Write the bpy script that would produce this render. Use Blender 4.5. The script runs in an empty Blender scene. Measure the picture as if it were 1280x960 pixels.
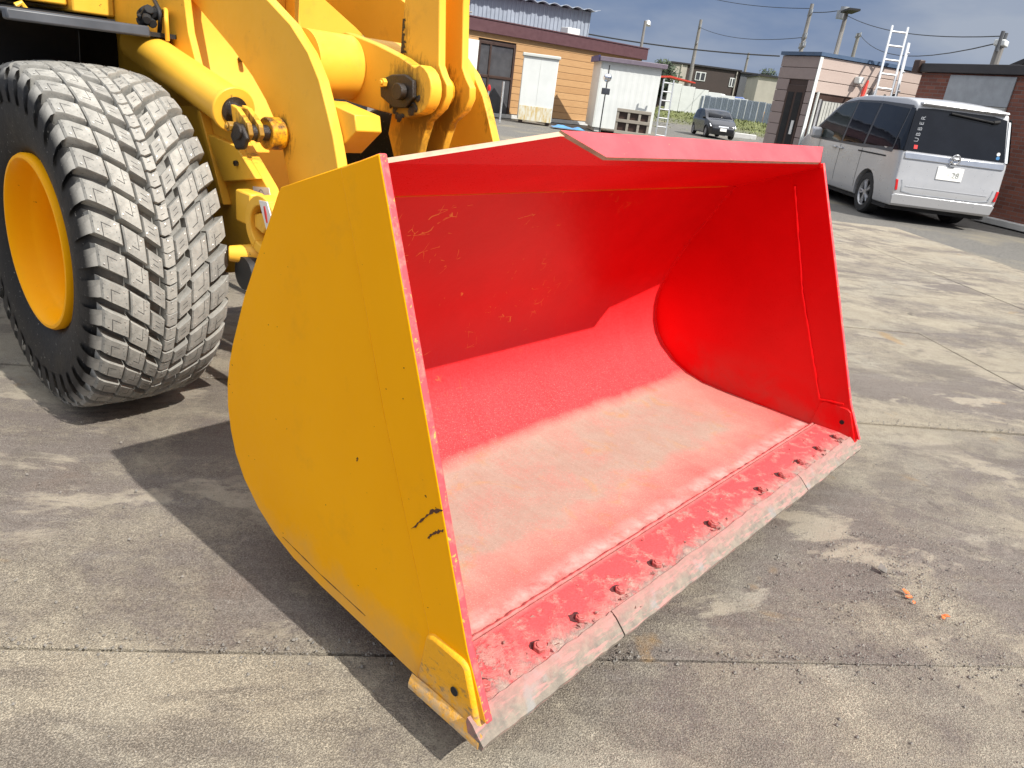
import bpy, bmesh, math, random
from mathutils import Vector, Matrix
random.seed(7)
R_ = math.radians
sc = bpy.context.scene
C = sc.collection

# ------------------------------------------------------------------ camera
cam_d = bpy.data.cameras.new('camera'); cam = bpy.data.objects.new('camera', cam_d); C.objects.link(cam); sc.camera = cam
cam_d.sensor_fit = 'HORIZONTAL'; cam_d.sensor_width = 36.0; cam_d.lens = 922.7 / 1280 * 36.0
cam_d.clip_start = 0.05; cam_d.clip_end = 3000
YAW, PIT, ROL = 0.8747, -0.3869, 0.12915
fw = Vector((math.cos(PIT)*math.sin(YAW), math.cos(PIT)*math.cos(YAW), math.sin(PIT)))
rt = Vector((math.cos(YAW), -math.sin(YAW), 0)); up = rt.cross(fw)
r2 = math.cos(ROL)*rt + math.sin(ROL)*up; u2 = -math.sin(ROL)*rt + math.cos(ROL)*up
M = Matrix((r2, u2, -fw)).transposed().to_4x4(); M.translation = Vector((-1.0111, -0.7667, 1.4173))
cam.matrix_world = M

# ------------------------------------------------------------------ light, sky, exposure
SUN = Vector((0.055, -1.0, 1.075)).normalized()          # towards the sun
sun_d = bpy.data.lights.new('sun', 'SUN'); sun_d.energy = 3.7; sun_d.angle = R_(0.53); sun_d.color = (1.0, 0.955, 0.88)
sun = bpy.data.objects.new('sun', sun_d); C.objects.link(sun); sun.rotation_euler = SUN.to_track_quat('Z', 'Y').to_euler(); sun.location = (0, -10, 20)
w = bpy.data.worlds.new('World'); sc.world = w; w.use_nodes = True
nt = w.node_tree; nt.nodes.clear()
def wn(t, **k):
    n = nt.nodes.new(t)
    for a, b in k.items(): setattr(n, a, b)
    return n
sky = wn('ShaderNodeTexSky'); sky.sky_type = 'NISHITA'; sky.sun_disc = False
sky.sun_elevation = math.asin(SUN.z); sky.sun_rotation = math.atan2(SUN.x, SUN.y)
sky.air_density = 1.2; sky.dust_density = 0.6; sky.ozone_density = 1.6
tc = wn('ShaderNodeTexCoord'); mp = wn('ShaderNodeMapping'); mp.inputs['Scale'].default_value = (1.0, 1.0, 3.2)
nz = wn('ShaderNodeTexNoise'); nz.inputs['Scale'].default_value = 1.5; nz.inputs['Detail'].default_value = 7; nz.inputs['Roughness'].default_value = 0.55; nz.inputs['Distortion'].default_value = 0.3
nz2 = wn('ShaderNodeTexNoise'); nz2.inputs['Scale'].default_value = 2.4; nz2.inputs['Detail'].default_value = 6; nz2.inputs['Roughness'].default_value = 0.52
rampm = wn('ShaderNodeValToRGB'); rampm.color_ramp.elements[0].position = 0.20; rampm.color_ramp.elements[1].position = 0.42
rampc = wn('ShaderNodeValToRGB'); e = rampc.color_ramp.elements     # thick slate cloud to thin bright cloud
e[0].position = 0.42; e[0].color = (0.98, 1.42, 2.35, 1); e[1].position = 0.64; e[1].color = (2.2, 2.5, 3.05, 1)
mx = wn('ShaderNodeMix'); mx.data_type = 'RGBA'
bg = wn('ShaderNodeBackground'); bg.inputs['Strength'].default_value = 0.1
out = wn('ShaderNodeOutputWorld'); L = nt.links.new
L(tc.outputs['Generated'], mp.inputs['Vector']); L(mp.outputs[0], nz.inputs['Vector']); L(mp.outputs[0], nz2.inputs['Vector'])
L(nz.outputs[0], rampm.inputs[0]); L(nz2.outputs[0], rampc.inputs[0])
sx_ = wn('ShaderNodeSeparateXYZ'); hi = wn('ShaderNodeMapRange'); hi.inputs[1].default_value = 0.22; hi.inputs[2].default_value = 0.75; hi.inputs[3].default_value = 0.0; hi.inputs[4].default_value = 1.0
thin = wn('ShaderNodeMix'); thin.data_type = 'RGBA'; thin.inputs[7].default_value = (9.4, 9.5, 9.8, 1)     # thinner, sunlit cloud overhead; slate bank low down
L(tc.outputs['Generated'], sx_.inputs[0]); L(sx_.outputs['Z'], hi.inputs[0]); L(hi.outputs[0], thin.inputs[0]); L(rampc.outputs[0], thin.inputs[6])
L(rampm.outputs[0], mx.inputs[0]); L(sky.outputs[0], mx.inputs[6]); L(thin.outputs[2], mx.inputs[7])
L(mx.outputs[2], bg.inputs[0]); L(bg.outputs[0], out.inputs[0])
vs = sc.view_settings; vs.view_transform = 'Standard'; vs.look = 'None'; vs.gamma = 1.0; vs.use_curve_mapping = False; vs.exposure = 0.78
sc.cycles.max_bounces = 8; sc.cycles.diffuse_bounces = 5; sc.cycles.glossy_bounces = 3; sc.cycles.transmission_bounces = 2

# ------------------------------------------------------------------ material helpers
class NT:
    def __init__(s, name):
        s.m = bpy.data.materials.new(name); s.m.use_nodes = True; s.t = s.m.node_tree; s.b = s.t.nodes['Principled BSDF']
    def n(s, typ, **k):
        x = s.t.nodes.new(typ)
        for a, b in k.items():
            if a in x.inputs.keys(): s.set(x.inputs[a], b)
            else: setattr(x, a, b)
        return x
    def set(s, sock, v):
        if isinstance(v, bpy.types.NodeSocket): s.t.links.new(v, sock)
        elif isinstance(v, tuple) and len(v) == 3 and sock.type == 'RGBA': sock.default_value = (*v, 1)
        else: sock.default_value = v
    def pos(s, world=False):
        return s.n('ShaderNodeNewGeometry').outputs['Position'] if world else s.n('ShaderNodeTexCoord').outputs['Object']
    def map(s, v, scale=(1, 1, 1), rot=(0, 0, 0), loc=(0, 0, 0)):
        return s.n('ShaderNodeMapping', Vector=v, Scale=scale, Rotation=rot, Location=loc).outputs[0]
    def noise(s, v, scale, detail=4, rough=0.55, dist=0.0):
        return s.n('ShaderNodeTexNoise', Vector=v, Scale=scale, Detail=detail, Roughness=rough, Distortion=dist).outputs[0]
    def vor(s, v, scale, feature='F1', out='Distance', rnd=1.0):
        x = s.n('ShaderNodeTexVoronoi', feature=feature); s.set(x.inputs['Vector'], v); s.set(x.inputs['Scale'], scale); s.set(x.inputs['Randomness'], rnd); return x.outputs[out]
    def ramp(s, f, a, b, c0=(0, 0, 0), c1=(1, 1, 1)):
        x = s.n('ShaderNodeValToRGB'); s.set(x.inputs[0], f); e = x.color_ramp.elements
        e[0].position = a; e[0].color = (*c0, 1); e[1].position = b; e[1].color = (*c1, 1); return x.outputs[0]
    def mr(s, f, a, b, c=0.0, d=1.0):
        x = s.n('ShaderNodeMapRange', clamp=True); 
        for i, vv in enumerate((f, a, b, c, d)): s.set(x.inputs[i], vv)
        return x.outputs[0]
    def math(s, op, a, b=0.0):
        x = s.n('ShaderNodeMath', operation=op, use_clamp=False); s.set(x.inputs[0], a); s.set(x.inputs[1], b); return x.outputs[0]
    def mix(s, f, a, b):
        x = s.n('ShaderNodeMix', data_type='RGBA'); s.set(x.inputs[0], f); s.set(x.inputs[6], a); s.set(x.inputs[7], b); return x.outputs[2]
    def sep(s, v):
        return s.n('ShaderNodeSeparateXYZ', Vector=v).outputs
    def bump(s, h, strength=0.3, dist=0.01):
        x = s.n('ShaderNodeBump', Height=h, Strength=strength, Distance=dist); s.t.links.new(x.outputs[0], s.b.inputs['Normal'])
    def done(s, col, rough=0.5, metal=0.0, coat=0.0, spec=None):
        s.set(s.b.inputs['Base Color'], col); s.set(s.b.inputs['Roughness'], rough); s.set(s.b.inputs['Metallic'], metal)
        if coat: s.set(s.b.inputs['Coat Weight'], coat); s.set(s.b.inputs['Coat Roughness'], 0.15)
        if spec is not None: s.set(s.b.inputs['Specular IOR Level'], spec)
        return s.m

def simple(name, col, rough=0.55, metal=0.0, var=0.12, scale=6.0, coat=0.0, bump=0.0, spec=None):
    t = NT(name); p = t.pos(); n = t.noise(p, scale, 5, 0.6)
    dark = tuple(c*(1-var) for c in col); lite = tuple(min(1, c*(1+var)) for c in col)
    c = t.mix(t.mr(n, 0.3, 0.7), dark, lite)
    if bump: t.bump(t.noise(p, scale*8, 3), bump, 0.004)
    return t.done(c, t.mr(n, 0.3, 0.7, rough*0.85, min(1, rough*1.15)), metal, coat, spec)

MAT = {}
def yellow_paint(name='yellow_paint', low_dust=0.55):
    t = NT(name); p = t.pos()
    n = t.noise(p, 2.2, 4); f = t.noise(p, 38, 4, 0.65)
    c = t.mix(t.mr(n, 0.3, 0.7), (0.90, 0.390, 0.0006), (0.94, 0.420, 0.0010))
    dirt = t.math('MULTIPLY', t.mr(t.noise(p, 5.5, 6, 0.7), 0.58, 0.78), 0.22)
    c = t.mix(dirt, c, (0.50, 0.25, 0.03))
    zz = t.sep(p)[2]; c = t.mix(t.math('MULTIPLY', t.mr(t.math('ADD', zz, t.math('MULTIPLY', t.noise(p, 7, 6, 0.7), 0.3)), 0.30, 0.12), low_dust), c, (0.50, 0.33, 0.14))
    chip = t.mr(t.noise(t.map(p, (1, 1, 1.6)), 55, 2, 0.5), 0.765, 0.785)
    c = t.mix(chip, c, (0.11, 0.045, 0.012))
    t.bump(t.noise(p, 26, 3), 0.06, 0.004)
    return t.done(c, t.mr(f, 0.3, 0.7, 0.32, 0.48), 0, 0.0, 0.08)
MAT['yellow'] = yellow_paint()
MAT['rimyellow'] = yellow_paint('wheel_yellow', 0.0)
def arm_yellow():
    t = NT('faded_arm_yellow'); p = t.pos(); n = t.noise(p, 2.6, 4)
    c = t.mix(t.mr(n, 0.3, 0.7), (0.76, 0.420, 0.038), (0.82, 0.465, 0.050))
    c = t.mix(t.math('MULTIPLY', t.mr(t.noise(p, 6, 6, 0.7), 0.56, 0.74), 0.35), c, (0.46, 0.24, 0.05))
    c = t.mix(t.mr(t.noise(t.map(p, (1, 2, 1)), 34, 3, 0.6), 0.735, 0.76), c, (0.09, 0.04, 0.02))
    x, y, z = t.sep(p); nb = t.math('MULTIPLY', t.math('SUBTRACT', t.noise(t.map(p, (1, 3, 1)), 16, 6, 0.75), 0.5), 0.20)
    def near(py, pz, r0, r1, sz=1.0):      # grease thrown out round a pin
        dy = t.math('SUBTRACT', y, py); dz = t.math('MULTIPLY', t.math('SUBTRACT', z, pz), sz)
        return t.mr(t.math('ADD', t.math('SQRT', t.math('ADD', t.math('MULTIPLY', dy, dy), t.math('MULTIPLY', dz, dz))), nb), r1, r0)
    gx = t.math('MULTIPLY', t.mr(x, 0.915, 0.918), t.mr(x, 1.19, 1.18)); gx2 = t.mr(x, 0.72, 0.715)
    gm = t.math('MAXIMUM', t.math('MULTIPLY', gx, near(1.560, 1.300, 0.075, 0.125, 0.8)), t.math('MULTIPLY', gx2, near(1.995, 1.095, 0.050, 0.085, 0.9)))
    gm = t.math('MAXIMUM', gm, t.math('MULTIPLY', t.math('MULTIPLY', gx, near(1.60, 1.17, 0.05, 0.12, 0.55)), 0.85))
    gm = t.math('MAXIMUM', gm, t.math('MULTIPLY', t.math('MULTIPLY', t.mr(x, 0.995, 0.998), near(1.70, 1.44, 0.02, 0.07, 0.30)), 0.9))
    c = t.mix(t.math('MULTIPLY', gm, 0.72), c, (0.075, 0.034, 0.012))
    t.bump(t.noise(p, 26, 3), 0.06, 0.004)
    return t.done(c, t.mr(t.noise(p, 30, 4), 0.3, 0.7, 0.36, 0.52), 0, 0, 0.35)
MAT['armyellow'] = arm_yellow()
def yellow_greasy():
    t = NT('greasy_yellow'); p = t.pos(); n = t.noise(p, 16, 6, 0.7)
    c = t.mix(t.mr(n, 0.42, 0.62), (0.78, 0.37, 0.008), (0.07, 0.038, 0.018))
    return t.done(c, 0.42)
MAT['greasy'] = yellow_greasy()
def red_paint(name, kind):
    # object space of the loader = world space before its scaling about the camera
    t = NT(name); p = t.pos(); x, y, z = t.sep(p)
    red = t.mix(t.mr(t.noise(p, 3, 4), 0.3, 0.7), (0.70, 0.0022, 0.0035), (0.80, 0.004, 0.006))
    # short yellow scuffs showing the older coat
    wp = t.n('ShaderNodeVectorMath', operation='ADD'); 
    t.set(wp.inputs[0], p); nn = t.n('ShaderNodeTexNoise', Vector=p, Scale=9.0, Detail=2.0)
    sm = t.n('ShaderNodeVectorMath', operation='SCALE', Scale=0.035); t.set(sm.inputs[0], nn.outputs['Color']); t.set(wp.inputs[1], sm.outputs[0])
    s1 = t.vor(t.map(wp.outputs[0], (11, 11, 4), (0.2, 0.5, 0.9)), 1.3, 'DISTANCE_TO_EDGE')
    s2 = t.vor(t.map(wp.outputs[0], (3, 9, 13), (1.2, 0.1, 0.3)), 1.1, 'DISTANCE_TO_EDGE')
    ln = t.math('MAXIMUM', t.mr(s1, 0.011, 0.004), t.mr(s2, 0.012, 0.005))
    ln = t.math('MULTIPLY', ln, t.mr(t.noise(p, 6.5, 3, 0.6), 0.555, 0.60))
    ln = t.math('MULTIPLY', ln, t.mr(t.noise(p, 24, 2), 0.52, 0.57))
    ln = t.math('MULTIPLY', ln, t.math('MULTIPLY', t.math('MULTIPLY', t.mr(x, 1.75, 1.2), t.mr(x, 0.15, 0.4)), t.mr(z, 0.30, 0.50, 0.25, 1.0)))
    c = red if kind == 'plain' else t.mix(t.math('MULTIPLY', ln, 0.95), red, (0.90, 0.36, 0.06))
    fine = t.noise(p, 150, 3, 0.7); big = t.noise(p, 4.2, 6, 0.62, 0.6)
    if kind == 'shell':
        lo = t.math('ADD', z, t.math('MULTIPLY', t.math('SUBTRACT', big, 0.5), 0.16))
        # faded, scoured paint over the lower curve; sunlit pink painted into it too
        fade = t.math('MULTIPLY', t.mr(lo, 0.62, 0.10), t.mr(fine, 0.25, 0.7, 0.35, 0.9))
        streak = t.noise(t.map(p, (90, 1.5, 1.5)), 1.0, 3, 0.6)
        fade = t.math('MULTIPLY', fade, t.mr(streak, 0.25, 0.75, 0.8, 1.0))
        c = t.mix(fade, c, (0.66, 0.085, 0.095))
        # sand and grit lying on the flat floor, worn pale towards the middle
        yy = t.math('ADD', y, t.math('MULTIPLY', t.math('SUBTRACT', t.noise(p, 3.0, 6, 0.65), 0.5), 0.42))
        xx = t.math('ADD', x, t.math('MULTIPLY', t.math('SUBTRACT', t.noise(p, 1.7, 5, 0.6), 0.5), 0.6))
        d = t.math('MULTIPLY', t.mr(t.math('ADD', z, t.math('MULTIPLY', t.math('SUBTRACT', big, 0.5), 0.03)), 0.098, 0.076), t.mr(yy, 0.24, 0.48, 0.30, 1.0))
        d = t.math('MULTIPLY', d, t.mr(xx, 2.60, 2.0, 0.4, 1.0))
        gr = t.mr(t.math('ADD', t.math('MULTIPLY', fine, 0.45), t.math('MULTIPLY', big, 0.55)), 0.30, 0.50, 0.72, 1.0)
        d = t.math('MULTIPLY', d, gr)
        dust = t.mix(t.mr(t.noise(p, 11, 5, 0.65), 0.35, 0.65), (0.335, 0.245, 0.195), (0.35, 0.292, 0.235))
        dust = t.mix(t.math('MULTIPLY', t.mr(t.noise(p, 7, 5, 0.7, 1.0), 0.56, 0.7), 0.6), dust, (0.44, 0.25, 0.075))
        scr = t.noise(t.map(p, (46, 2.2, 2.2), (0, 0, 0.25)), 1.0, 5, 0.7)
        dust = t.mix(t.math('MULTIPLY', t.mr(scr, 0.40, 0.64), 0.3), dust, (0.39, 0.33, 0.27))
        dust = t.mix(t.math('MULTIPLY', t.mr(scr, 0.40, 0.28), 0.25), dust, (0.42, 0.19, 0.145))
        dust = t.mix(t.math('MULTIPLY', t.mr(t.noise(p, 95, 5, 0.8), 0.50, 0.68), 0.6), dust, (0.255, 0.195, 0.155))
        dust = t.mix(t.math('MULTIPLY', t.mr(t.vor(p, 130), 0.17, 0.10), 0.6), dust, (0.24, 0.20, 0.17))
        c = t.mix(t.math('MULTIPLY', d, 0.98), c, dust)
        spk = t.math('MULTIPLY', t.mr(t.noise(p, 210, 2, 0.8), 0.60, 0.66), t.mr(z, 0.30, 0.10))
        c = t.mix(t.math('MULTIPLY', spk, 0.55), c, (0.55, 0.40, 0.33))
        c = t.mix(t.math('MULTIPLY', t.math('MULTIPLY', t.mr(t.noise(p, 170, 3, 0.8), 0.36, 0.30), t.mr(z, 0.14, 0.07)), 0.5), c, (0.30, 0.13, 0.10))
        # pale streak just behind the edge weld
        wl = t.math('MULTIPLY', t.mr(t.math('ABSOLUTE', t.math('SUBTRACT', y, 0.27)), 0.055, 0.0), t.mr(z, 0.12, 0.09))
        c = t.mix(t.math('MULTIPLY', wl, t.mr(t.noise(p, 9, 5, 0.7), 0.38, 0.6, 0.1, 0.85)), c, (0.52, 0.39, 0.35))
        rough = t.mr(t.math('ADD', d, fade), 0.0, 1.0, 0.30, 0.75)
    elif kind == 'edge':
        g = t.math('ADD', y, t.math('MULTIPLY', t.math('SUBTRACT', t.noise(p, 13, 6, 0.7, 0.8), 0.5), 0.22))
        f1 = t.mr(fine, 0.3, 0.7, 0.55, 0.95)
        c = t.mix(f1, c, (0.56, 0.105, 0.11))
        grime = t.mix(t.mr(t.noise(p, 34, 5, 0.7), 0.36, 0.66), (0.20, 0.185, 0.165), (0.38, 0.33, 0.27))
        m = t.math('MULTIPLY', t.mr(g, 0.115, 0.045), 0.9)
        m = t.math('MAXIMUM', m, t.math('MULTIPLY', t.mr(t.noise(p, 17, 6, 0.75), 0.50, 0.66), 0.75))
        m = t.math('MAXIMUM', m, t.math('MULTIPLY', t.mr(x, 0.32, 0.02), t.mr(t.noise(p, 25, 5, 0.7), 0.45, 0.55)))
        m = t.math('MAXIMUM', m, t.math('MULTIPLY', t.mr(t.math('ABSOLUTE', t.math('SUBTRACT', y, 0.225)), 0.02, 0.0), 0.5))
        c = t.mix(m, c, grime)
        t.bump(t.math('MULTIPLY', t.noise(p, 60, 6, 0.7), m), 0.7, 0.012)
        rough = t.mr(m, 0, 1, 0.5, 0.9)
    else:
        c = t.mix(t.math('MULTIPLY', t.mr(z, 0.30, 0.02), t.mr(big, 0.4, 0.6, 0.0, 0.55)), c, (0.38, 0.10, 0.08))
        rough = t.mr(fine, 0.3, 0.7, 0.26, 0.36)
    if kind != 'edge': t.bump(t.math('ADD', t.noise(p, 30, 3), t.math('MULTIPLY', fine, 0.25)), 0.10, 0.008)
    return t.done(c, rough, 0, 0.0, 0.22)
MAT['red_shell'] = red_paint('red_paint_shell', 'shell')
MAT['red_edge'] = red_paint('red_paint_edge', 'edge')
MAT['red'] = red_paint('red_paint', 'plain')
def lit_red():  # lip red, its sunlit pink put into the base colour
    t = NT('sunlit_pink_red'); p = t.pos(); n = t.noise(p, 9, 6, .65)
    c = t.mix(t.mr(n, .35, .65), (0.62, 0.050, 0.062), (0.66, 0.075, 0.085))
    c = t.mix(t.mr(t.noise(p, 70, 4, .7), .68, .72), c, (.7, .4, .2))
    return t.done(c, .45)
MAT['red_lit'] = lit_red()
def worn_rim():
    t = NT('worn_rim_paint'); p = t.pos(); n = t.noise(p, 24, 5, 0.7)
    c = t.mix(t.math('MULTIPLY', t.mr(n, 0.50, 0.68), 0.55), (0.62, 0.060, 0.075), (0.50, 0.26, 0.18))
    c = t.mix(t.mr(t.noise(p, 60, 4, 0.7), 0.60, 0.68), c, (0.75, 0.42, 0.06))
    return t.done(c, 0.55)
MAT['rim_edge'] = worn_rim()
MAT['rim_top'] = simple('worn_cream_rim', (0.48, 0.33, 0.22), 0.6, 0, 0.3, 30)
def scraped():
    t = NT('scraped_edge_steel'); p = t.pos(); n = t.noise(p, 30, 6, 0.7); x, y, z = t.sep(p)
    c = t.mix(t.mr(n, 0.35, 0.65), (0.15, 0.13, 0.108), (0.25, 0.21, 0.165))
    c = t.mix(t.math('MULTIPLY', t.mr(t.noise(t.map(p, (0.5, 3, 3)), 22, 5, 0.7), 0.50, 0.62), 0.75), c, (0.42, 0.20, 0.18))
    c = t.mix(t.math('MULTIPLY', t.mr(t.noise(p, 12, 4), 0.6, 0.7), 0.6), c, (0.24, 0.24, 0.235))
    c = t.mix(t.math('MULTIPLY', t.mr(t.math('ADD', y, t.math('MULTIPLY', t.noise(p, 28, 6, 0.75), 0.07)), 0.045, 0.085), 0.5), c, (0.40, 0.15, 0.135))
    t.bump(t.noise(p, 70, 6, 0.7), 0.4, 0.005)
    return t.done(c, 0.8)
MAT['scraped'] = scraped()
def yellow_lower():
    t = NT('scuffed_yellow_corner'); p = t.pos(); x, y, z = t.sep(p); n = t.noise(t.map(p, (1, 1, 2.2)), 28, 6, 0.72)
    c = t.mix(t.math('MULTIPLY', t.mr(n, 0.56, 0.63), t.mr(z, 0.20, 0.05, 0.35, 1.0)), (0.84, 0.385, 0.003), (0.34, 0.18, 0.05))
    c = t.mix(t.math('MULTIPLY', t.mr(z, 0.10, 0.0), t.mr(t.noise(p, 40, 4, 0.7), 0.35, 0.6)), c, (0.46, 0.36, 0.24))
    t.bump(t.noise(p, 55, 5, 0.7), 0.35, 0.008)
    return t.done(c, 0.6)
MAT['corner'] = yellow_lower()
def rubber_tread():
    t = NT('dusty_tread_rubber'); p = t.pos(); n = t.noise(p, 14, 6, 0.7)
    c = t.mix(t.mr(n, 0.33, 0.68), (0.22, 0.215, 0.198), (0.41, 0.40, 0.365))
    c = t.mix(t.mr(t.noise(p, 90, 4, 0.7), 0.60, 0.70), c, (0.09, 0.09, 0.088))
    r = t.n('ShaderNodeObjectInfo').outputs['Random']; c2 = t.mix(t.math('MULTIPLY', r, 0.28), c, (0.13, 0.128, 0.125))
    t.bump(t.noise(p, 120, 5, 0.7), 0.35, 0.004)
    return t.done(c2, 0.9, spec=0.25)
MAT['tread'] = rubber_tread()
def rubber_side():
    t = NT('black_sidewall_rubber'); p = t.pos(); x, y, z = t.sep(p)
    rad = t.math('SQRT', t.math('ADD', t.math('MULTIPLY', y, y), t.math('MULTIPLY', z, z)))
    n = t.noise(p, 9, 6, 0.7)
    c = t.mix(t.mr(n, 0.35, 0.7), (0.006, 0.006, 0.0065), (0.016, 0.016, 0.017))
    dusty = t.math('MULTIPLY', t.mr(rad, 0.575, 0.615), t.mr(t.noise(p, 20, 5, 0.7), 0.3, 0.55, 0.4, 1))
    c = t.mix(dusty, c, (0.28, 0.272, 0.25))
    sp = t.math('MULTIPLY', t.mr(t.noise(p, 75, 3, 0.6), 0.66, 0.70), 0.5)
    c = t.mix(sp, c, (0.30, 0.29, 0.27))
    t.bump(t.noise(p, 50, 5, 0.7), 0.25, 0.006)
    return t.done(c, t.mr(n, 0.3, 0.7, 0.50, 0.7), spec=0.3)
MAT['sidewall'] = rubber_side()
MAT['groove'] = simple('dark_sipe_rubber', (0.035, 0.035, 0.034), 0.9)
MAT['stud'] = simple('bright_steel_stud', (0.62, 0.61, 0.58), 0.35, 0.6)
MAT['black'] = simple('black_enamel', (0.045, 0.050, 0.060), 0.38, 0, 0.2, 8)
MAT['blackmatt'] = simple('matt_black', (0.010, 0.010, 0.011), 0.8)
MAT['grease'] = simple('black_grease', (0.020, 0.014, 0.010), 0.4, 0, 0.5, 40, bump=0.6)
MAT['chrome'] = simple('chromed_rod', (0.75, 0.75, 0.76), 0.15, 1.0, 0.05)
MAT['hose'] = simple('hose_rubber', (0.018, 0.018, 0.019), 0.55)
MAT['sticker'] = simple('white_sticker', (0.72, 0.72, 0.70), 0.4, 0, 0.05)
MAT['stickergrey'] = simple('grey_sticker_print', (0.30, 0.30, 0.31), 0.4)
MAT['stickerred'] = simple('red_sticker_print', (0.62, 0.03, 0.03), 0.4)
MAT['boltshade'] = simple('dark_bolt_shade', (0.075, 0.018, 0.018), 0.8, 0, 0.4, 60)
MAT['bolt_red'] = simple('chipped_red_bolt', (0.45, 0.11, 0.10), 0.6, 0, 0.5, 50)
MAT['rust'] = simple('rusty_chip', (0.085, 0.032, 0.012), 0.8, 0, 0.4, 60)

def plate_mat():
    t = NT('sanded_steel_plate'); p = t.pos(True)
    pr = t.map(p, (1, 1, 1), (0, 0, R_(41.5)))            # along the plates
    big = t.noise(t.map(pr, (0.62, 1.15, 1)), 1.25, 7, 0.62, 0.6); mid = t.noise(pr, 5.5, 7, 0.68, 0.3); fine = t.noise(p, 60, 5, 0.7); grit = t.noise(p, 240, 3, 0.75)
    r = t.n('ShaderNodeObjectInfo').outputs['Random']
    base = t.mix(t.mr(t.noise(pr, 2.0, 5), 0.3, 0.7), (0.108, 0.086, 0.073), (0.165, 0.137, 0.117))
    streak = t.noise(t.map(pr, (0.8, 9, 1), (0, 0, 0.35)), 1.6, 5, 0.6, 0.8)
    base = t.mix(t.math('MULTIPLY', t.mr(streak, 0.48, 0.72), 0.55), base, (0.235, 0.212, 0.185))
    base = t.mix(t.math('MULTIPLY', t.mr(t.noise(pr, 3.1, 5, 0.65), 0.58, 0.72), 0.4), base, (0.165, 0.105, 0.072))
    base = t.mix(t.mr(grit, 0.38, 0.66), t.mix(0.45, base, (0.03, 0.026, 0.024)), t.mix(0.24, base, (0.5, 0.45, 0.4)))
    base = t.mix(t.math('MULTIPLY', t.mr(t.noise(p, 34, 6, 0.8), 0.52, 0.66), 0.55), base, (0.075, 0.062, 0.056))
    sp = t.mr(t.vor(p, 128), 0.38, 0.18)                   # worn tops of the fine non-slip pattern
    spm = t.math('MULTIPLY', sp, t.mr(t.noise(p, 9, 5, 0.7), 0.40, 0.66, 0.10, 0.62))
    base = t.mix(spm, base, (0.34, 0.31, 0.27))
    k = t.math('ADD', t.math('MULTIPLY', big, 0.66), t.math('ADD', t.math('MULTIPLY', mid, 0.30), t.math('MULTIPLY', fine, 0.14)))
    k = t.math('ADD', k, t.n('ShaderNodeObjectInfo').outputs['Alpha'])
    k = t.math('SUBTRACT', k, 0.55)
    sm = t.mr(k, 0.435, 0.555)
    sm = t.math('MULTIPLY', sm, t.mr(grit, 0.30, 0.55, 0.30, 1.0))
    sand = t.mix(t.mr(mid, 0.35, 0.65), (0.365, 0.318, 0.242), (0.450, 0.398, 0.308))
    sand = t.mix(t.math('MULTIPLY', t.mr(t.noise(p, 1.3, 4), 0.5, 0.66), 0.6), sand, (0.375, 0.348, 0.290))
    sand = t.mix(t.math('MULTIPLY', t.mr(t.noise(p, 110, 5, 0.8), 0.58, 0.70), 0.55), sand, (0.17, 0.15, 0.125))
    sand = t.mix(t.math('MULTIPLY', t.mr(t.noise(p, 21, 6, 0.75), 0.52, 0.66), 0.45), sand, (0.29, 0.25, 0.19))
    c = t.mix(t.math('MULTIPLY', sm, 0.94), base, sand)
    crisp = t.mr(t.noise(t.map(pr, (0.8, 1.25, 1), (0, 0, 0), (3.1, 1.7, 0)), 1.9, 9, 0.66, 0.5), 0.535, 0.585)      # thicker, sharp-edged drifts of sand
    crisp = t.math('MULTIPLY', crisp, t.mr(fine, 0.28, 0.46, 0.35, 1.0)); c = t.mix(t.math('MULTIPLY', crisp, 0.6), c, sand)
    dk = t.math('MULTIPLY', t.mr(t.noise(t.map(pr, (0.7, 1.5, 1), (0, 0, 0.2), (7.7, 2.2, 0)), 1.5, 8, 0.68, 0.4), 0.54, 0.60), 0.55)      # bare, darker steel
    c = t.mix(dk, c, base)
    oil = t.math('MULTIPLY', t.mr(t.noise(t.map(p, (1, 1, 1), (0, 0, 0), (1.3, 9.1, 0)), 3.4, 3, 0.5, 0.2), 0.70, 0.74), 0.6); c = t.mix(oil, c, (0.055, 0.047, 0.042))
    rustm = t.math('MULTIPLY', t.mr(t.noise(p, 2.6, 4, 0.6, 0.4), 0.66, 0.74), 0.55); c = t.mix(rustm, c, (0.36, 0.215, 0.075))
    peb = t.mr(t.vor(p, 48), 0.075, 0.055); c = t.mix(t.math('MULTIPLY', peb, t.mr(t.noise(p, 7, 3), 0.50, 0.6)), c, (0.46, 0.44, 0.41))
    h = t.math('ADD', t.math('MULTIPLY', sp, 0.25), t.math('ADD', t.math('MULTIPLY', grit, 0.6), t.math('MULTIPLY', t.math('MULTIPLY', sm, mid), 1.4)))
    t.bump(h, 0.85, 0.007)
    return t.done(c, t.mr(sm, 0, 1, 0.70, 0.95), 0, 0, 0.25)
MAT['plate'] = plate_mat()
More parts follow.
